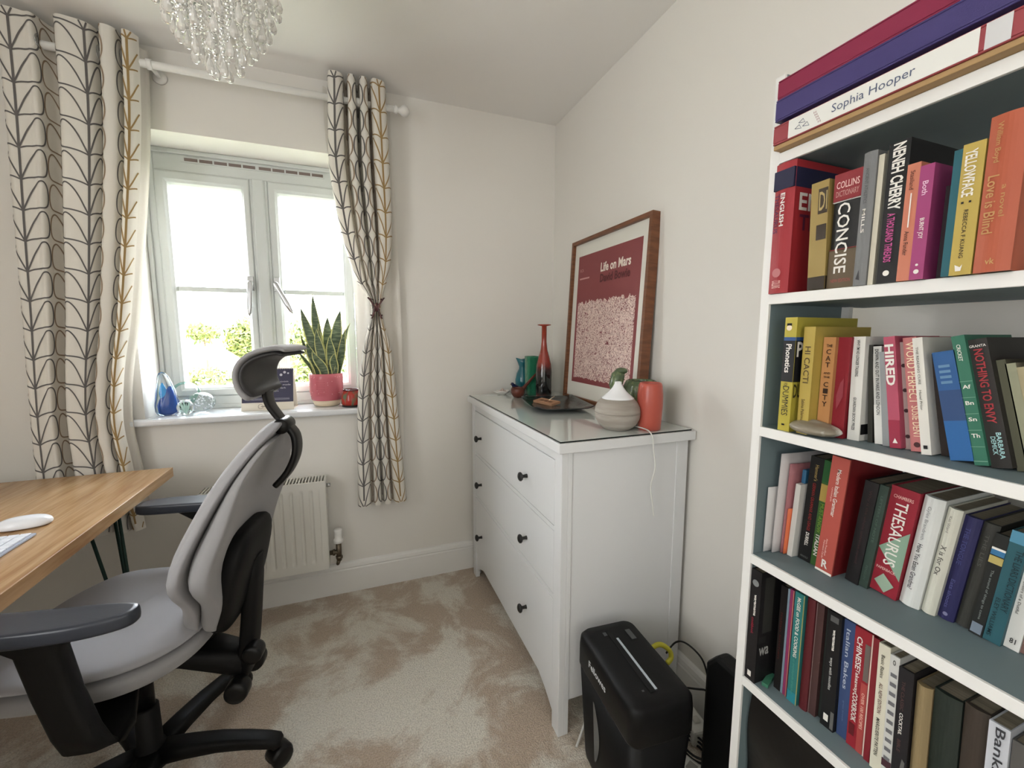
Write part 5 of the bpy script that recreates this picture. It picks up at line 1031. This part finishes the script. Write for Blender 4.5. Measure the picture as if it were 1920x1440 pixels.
# ---- fifth shelf down (index 4)
book(4, -.3165, -1.5628, .0225, .238, 0, (24, 22, 24), 'large black cookbook, leftmost on the fifth shelf', [('v', 'wagamama', .60, .79, .38, .66, W_, .03), ('v', 'cookbook', .43, .58, .34, .6, (176, 36, 60), .02), ('disc', .89, .5, .007, (150, 154, 156)), ('box', .04, .09, .3, .65, W_)], .20, group=g4, cover_deco=[('h', 'wa', .245, .32, .035, .17, (190, 190, 186)), ('q', .45, .95, .06, .19, (60, 60, 56)), ('q', .36, .42, .02, .12, (40, 40, 40))])
book(4, -.285, -1.6035, .0135, .219, 0, (26, 20, 20), 'black cookbook with dim red lettering', [('v', 'Italian kitchen', .3, .75, .3, .6, (96, 30, 28))], .19, group=g4)
book(4, -.285, -1.6175, .0040, .219, 0, (150, 176, 196), 'very thin pale blue booklet beside the magenta one', [], .17, group=g4)
book(4, -.285, -1.622, .0078, .221, 0, (178, 56, 116), 'thin magenta cookbook with orange edge', [('box', 0, 1, .82, 1, (230, 150, 110))], .18, group=g4)
book(4, -.287, -1.6325, .0185, .224, 0, (48, 146, 142), 'teal cookery science book with white slanted title', [('v', 'McGEE on FOOD & COOKING', .42, .96, .3, .66, W_, .02), ('v', 'an encyclopedia of kitchen', .08, .4, .3, .6, (90, 180, 160)), ('band', 0, .1, (40, 160, 176)), ('box', 0, 1, .92, 1, (206, 180, 90))], .18, group=g4)
book(4, -.284, -1.6530, .0140, .224, 0, (110, 24, 32), 'dark red tall cookbook right of the teal one', [], .18, rnd=.002, group=g4)
book(4, -.278, -1.6675, .0125, .221, 0, (92, 60, 58), 'brown tall cookbook with a pale worn edge', [('box', 0, 1, .0, .14, (150, 120, 116))], .18, group=g4)
book(4, -.270, -1.6805, .0085, .217, 0, (40, 50, 44), 'thin dark green cookbook left of the black noodle one', [], .18, group=g4)
book(4, -.280, -1.6895, .0222, .221, .6, (20, 20, 22), 'black noodle cookbook with white handwriting on its spine', [('v', 'wagamama', .68, .86, .38, .62, W_, .03), ('v', 'ways with noodles', .34, .62, .35, .62, (200, 200, 196)), ('box', .92, .97, .2, .8, (110, 110, 110)), ('box', .06, .12, .25, .6, W_), ('box', .02, .17, .75, 1, (120, 120, 116))], .18, group=g4)
book(4, -.273, -1.7130, .0175, .217, 1.2, (68, 94, 150), 'blue baking cookbook with thin italic title', [('v', 'Italian Bakes', .42, .93, .3, .66, (190, 200, 220)), ('v', 'great breads', .14, .32, .4, .56, (110, 136, 186))], .17, rough=.5, group=g4)
book(4, -.276, -1.7320, .0270, .218, .8, (190, 36, 50), 'thick red takeaway cookbook with white capitals', [('v', 'CHINESE', .66, .93, .16, .46, W_, .02), ('v', 'Takeaway', .46, .66, .16, .42, W_), ('v', 'COOKBOOK', .22, .46, .16, .44, W_, .02), ('box', .60, .90, .62, .9, (130, 116, 108)), ('box', 0, .58, .56, .9, (214, 80, 74)), ('v', 'OVER 100 RECIPES', .2, .5, .64, .8, (240, 190, 170)), ('box', 0, 1, .93, 1, (232, 208, 190)), ('box', .10, .2, .1, .4, (120, 24, 30))], .17, group=g4)
book(4, -.280, -1.7610, .0080, .218, .8, (160, 32, 44), 'slim deep red book right of the red takeaway one', [], .16, group=g4)
book(4, -.283, -1.7715, .0155, .217, 1.2, (224, 220, 196), 'cream cookbook with brown and black capitals', [('v', 'Basic Basics', .74, .92, .3, .6, (90, 86, 74)), ('v', 'ALL NEW EDITION', .46, .70, .3, .62, (120, 76, 70)), ('v', 'MARGUERITE PATTEN', .12, .42, .3, .62, (80, 78, 70))], .17, group=g4)
book(4, -.285, -1.7880, .0125, .210, 1.2, (210, 210, 204), 'white book with grey chequered spine marks', [('h', 'O', .93, .97, .35, .65, K_)] + [('box', .16 + k * .075, .19 + k * .075, .2, .85, (130, 130, 134)) for k in range(10)] + [('band', .1, .16, (90, 50, 60))], .16, group=g4)
book(4, -.286, -1.8010, .0185, .200, 1.4, (36, 34, 38), 'black cocktail book with small white title', [('v', 'THE CLASSIC', .66, .9, .3, .52, (110, 70, 70)), ('v', 'COCKTAIL', .46, .64, .3, .54, W_, .02), ('v', 'BIBLE', .32, .42, .3, .52, (110, 70, 70)), ('poly', [(.2, .6), (.28, .7), (.26, .9), (.18, .85)], (120, 118, 116))], .16, group=g4)
book(4, -.286, -1.8210, .0185, .190, 1.4, (170, 146, 100), 'beige gold hardback with a rounded spine', [], .15, rnd=.006, group=g4)
book(4, -.282, -1.8405, .0300, .196, 1.4, (38, 50, 42), 'thick very dark green hardback', [], .16, rnd=.004, group=g4)
book(4, -.280, -1.8720, .0250, .200, 1.4, (74, 62, 52), 'thick dark brown hardback left of the white art book', [], .16, rnd=.004, group=g4)
book(4, -.284, -1.8985, .0195, .200, 1.4, (200, 204, 210), 'white art book with large dark vertical lettering', [('v', 'Banksy', .58, .98, .2, .8, (70, 72, 78), .01), ('box', .53, .535, 0, 1, (140, 140, 144))], .16, group=g4)
book(4, -.280, -1.9190, .0200, .190, 1.4, (110, 108, 104), 'grey book at the very right frame edge of the fifth shelf', [], .16, group=g4)

# stone on the shelf
st = thing('pebble', 'large flat grey pebble with white veins lying before the books', 'pebble', (-.2985, -1.650, SH[2] + .0004), (0, 0, math.radians(-3)))
mb = MB(); rings = []; 
for j in range(13):
    a = -PI / 2 + PI * j / 12; cr = max(math.cos(a), .03)
    rings.append([(.030 * cr * math.cos(t) * (1 + .05 * math.sin(3 * t)), .043 * cr * math.sin(t) * (1 + .05 * math.cos(2 * t)), .0125 + .0125 * math.sin(a) * (1 + .12 * math.cos(t)) + (.0 if a < 0 else .002 * math.sin(t))) for t in [2 * PI * i / 36 for i in range(36)]])
mb.loft(rings); mk('pebble', mb, mat('veined_stone', (138, 130, 114), .35, var=((226, 224, 214), 14, .56, .62)), st)

# papers at the left of the fourth shelf
def sheet(name, label, x, y, z0, w, h, lean, thick, c, yaw=0, roll=0, group=None, mname=None):
    t = thing(name, label, 'paper', (x, y, z0), (math.radians(-lean), math.radians(roll), math.radians(yaw)), group)
    mb = MB(); n = 8
    mb.grid(lambda a, b_: (a * w, -.003 * math.sin(PI * a) * (1 + b_), b_ * h), n, n, 0); mk('sheet', mb, cmat(c), t, solid=thick); return t
gp = 'papers at the left of the fourth shelf'
sheet('paper_sheet', 'white sheet splayed out against the bookcase side', -.292, -1.5655, .842, .15, .135, -.5, .0006, (200, 198, 196), 0, 0, gp)
sheet('paper_sheet', 'tall pale sheet standing behind the folded papers', -.278, -1.5735, .842, .17, .205, -1.5, .002, (196, 190, 188), 0, 0, gp)
sheet('paper_folder', 'dusky pink leaflet standing behind the folded papers', -.262, -1.5800, .842, .14, .185, -2, .003, (160, 104, 108), 0, 0, gp)
sheet('paper_leaflet', 'small leaflet with an orange lower corner', -.262, -1.5855, .842, .08, .095, -2, .0015, (216, 110, 70), 0, 0, gp)
t = thing('paper_bag', 'folded white paper packet standing on the fourth shelf', 'paper', (-.256, -1.5885, .8405), (math.radians(2.6), 0, 0), gp)
mb = MB(); mb.prism([(0, 0, 0), (.0, -.010, 0), (.05, -.013, 0), (.09, -.010, 0), (.09, 0, 0)], (0, 0, .150)); mk('packet', mb, cmat((206, 204, 198)), t, bevel=.001)
mb = MB(); mb.box((.012, -.009, .150), (.06, -.001, .178)); mk('blue_insert', mb, cmat((44, 96, 130)), t, label='blue insert sticking out of the top', bevel=.002)
# green glass coaster on the fifth shelf
t = thing('glass_coaster', 'small green glass block lying on the fifth shelf', 'glass block', (-.292, -1.5945, SH[4] + .0004), (0, 0, math.radians(20)))
mk('block', MB().box((-.012, -.006, 0), (.030, .006, .008)), mat('sea_green_glass', (96, 168, 136), .05, trans=.5), t, bevel=.001)

# ring binders lying on top
def binder(z, th, y1, x0, dx, c, label, y0=-1.5635, ends=None):
    t = thing('ring_binder', label, 'ring binder', (x0, y0, z), (0, 0, 0), 'ring binders lying on top of the bookcase')
    mb = MB(); L_ = y0 - y1
    mb.box((0, -L_, 0), (dx, 0, .003)); mb.box((0, -L_, th - .003), (dx, 0, th)); mb.box((0, -L_, .003), (.003, 0, th - .003))
    mk('cover', mb, mat('binder_%d_%d_%d' % c, c, .45, bump=(700, .3, .0006)), t, bevel=.0022)
    mk('papers', MB().box((.02, -L_ + .006, .0035), (dx - .004, -.006, th - .008)), PAGES, t)
    return t
t = thing('document_folder', 'thin tan card folder at the bottom of the pile on the bookcase', 'folder', (-.338, -1.5635, SH[0] + .0003))
mk('folder', MB().box((0, -.33, 0), (.24, 0, .0075)), mat('tan_folder', (168, 136, 92), .6), t, bevel=.001)
t = binder(SH[0] + .008, .032, -1.872, -.341, .25, (150, 66, 72), 'maroon binder with a white handwritten style name label')
mb = MB(); mb.quad((-.0004, -.028, .0015), (0, -.235, 0), (0, 0, .029), 0); mb.quad((-.0004, -.268, .0015), (0, -.022, 0), (0, 0, .029), 1)
mb.text('Sophia Hooper', (-.0008, -.098, .007), (0, -.104, 0), (.0, 0, .016), 2)
for k, (y_, z_) in enumerate(((-.040, .012), (-.046, .019), (-.053, .011))): mb.tube([(-.0008, y_, z_), (-.0008, y_ - .007, z_ + .004), (-.0008, y_ - .011, z_ - .003), (-.0008, y_, z_)], .0004, 4, 2)
for k in range(5): mb.text('H', (-.0008, -.070 - k * .002, .022 - k * .0042), (0, -.004, 0), (0, 0, .0032), 3)
mk('spine_label', mb, [cmat((226, 226, 220)), cmat((206, 206, 206)), cmat((86, 96, 120)), cmat((150, 90, 100))], t, label='white spine label')
t = thing('document_folder', 'thin mauve plastic folder under the purple binder', 'folder', (-.328, -1.588, SH[0] + .0404))
mk('folder', MB().box((0, -.32, 0), (.23, 0, .006)), mat('mauve_folder', (120, 100, 108), .4), t, bevel=.001)
binder(SH[0] + .0468, .036, -1.90, -.340, .25, (64, 56, 108), 'dark purple binder lying under the crimson one')
binder(SH[0] + .0832, .032, -1.90, -.338, .25, (132, 34, 66), 'crimson binder on top of the bookcase pile')
# bottom shelf contents
t = thing('storage_bag', 'black shiny bag filling the lowest visible shelf', 'bag', (-.312, -1.5665, SH[5] + .0004))
mb = MB(); random.seed(4)
def bagp(a, b_):
    y = -a * .37; z = b_ * .245; x = .004 * math.sin(a * 11) + .004 * math.sin(b_ * 7 + a * 5) - .012 * (1 - (2 * b_ - 1) ** 2) * .3 + .018
    return (x, y, z)
mb.grid(bagp, 30, 20); mb.grid(lambda a, b_: (bagp(a, 1)[0] + b_ * .2, -a * .37, .245 + .003 * math.sin(a * 20 + b_ * 9)), 30, 10)
mk('bag_body', mb, mat('shiny_black_plastic', (9, 9, 10), .3, bump=(14, .35, .006)), t)
t = thing('paper_sheet', 'crumpled white paper on top of the black bag', 'paper', (-.300, -1.585, SH[5] + .249), (0, 0, .3))
mb = MB(); mb.grid(lambda a, b_: (a * .05, -b_ * .045, .0004 + .0015 * math.sin(a * 7 + b_ * 4)), 6, 6); mk('sheet', mb, cmat((190, 188, 190)), t, solid=.0006)
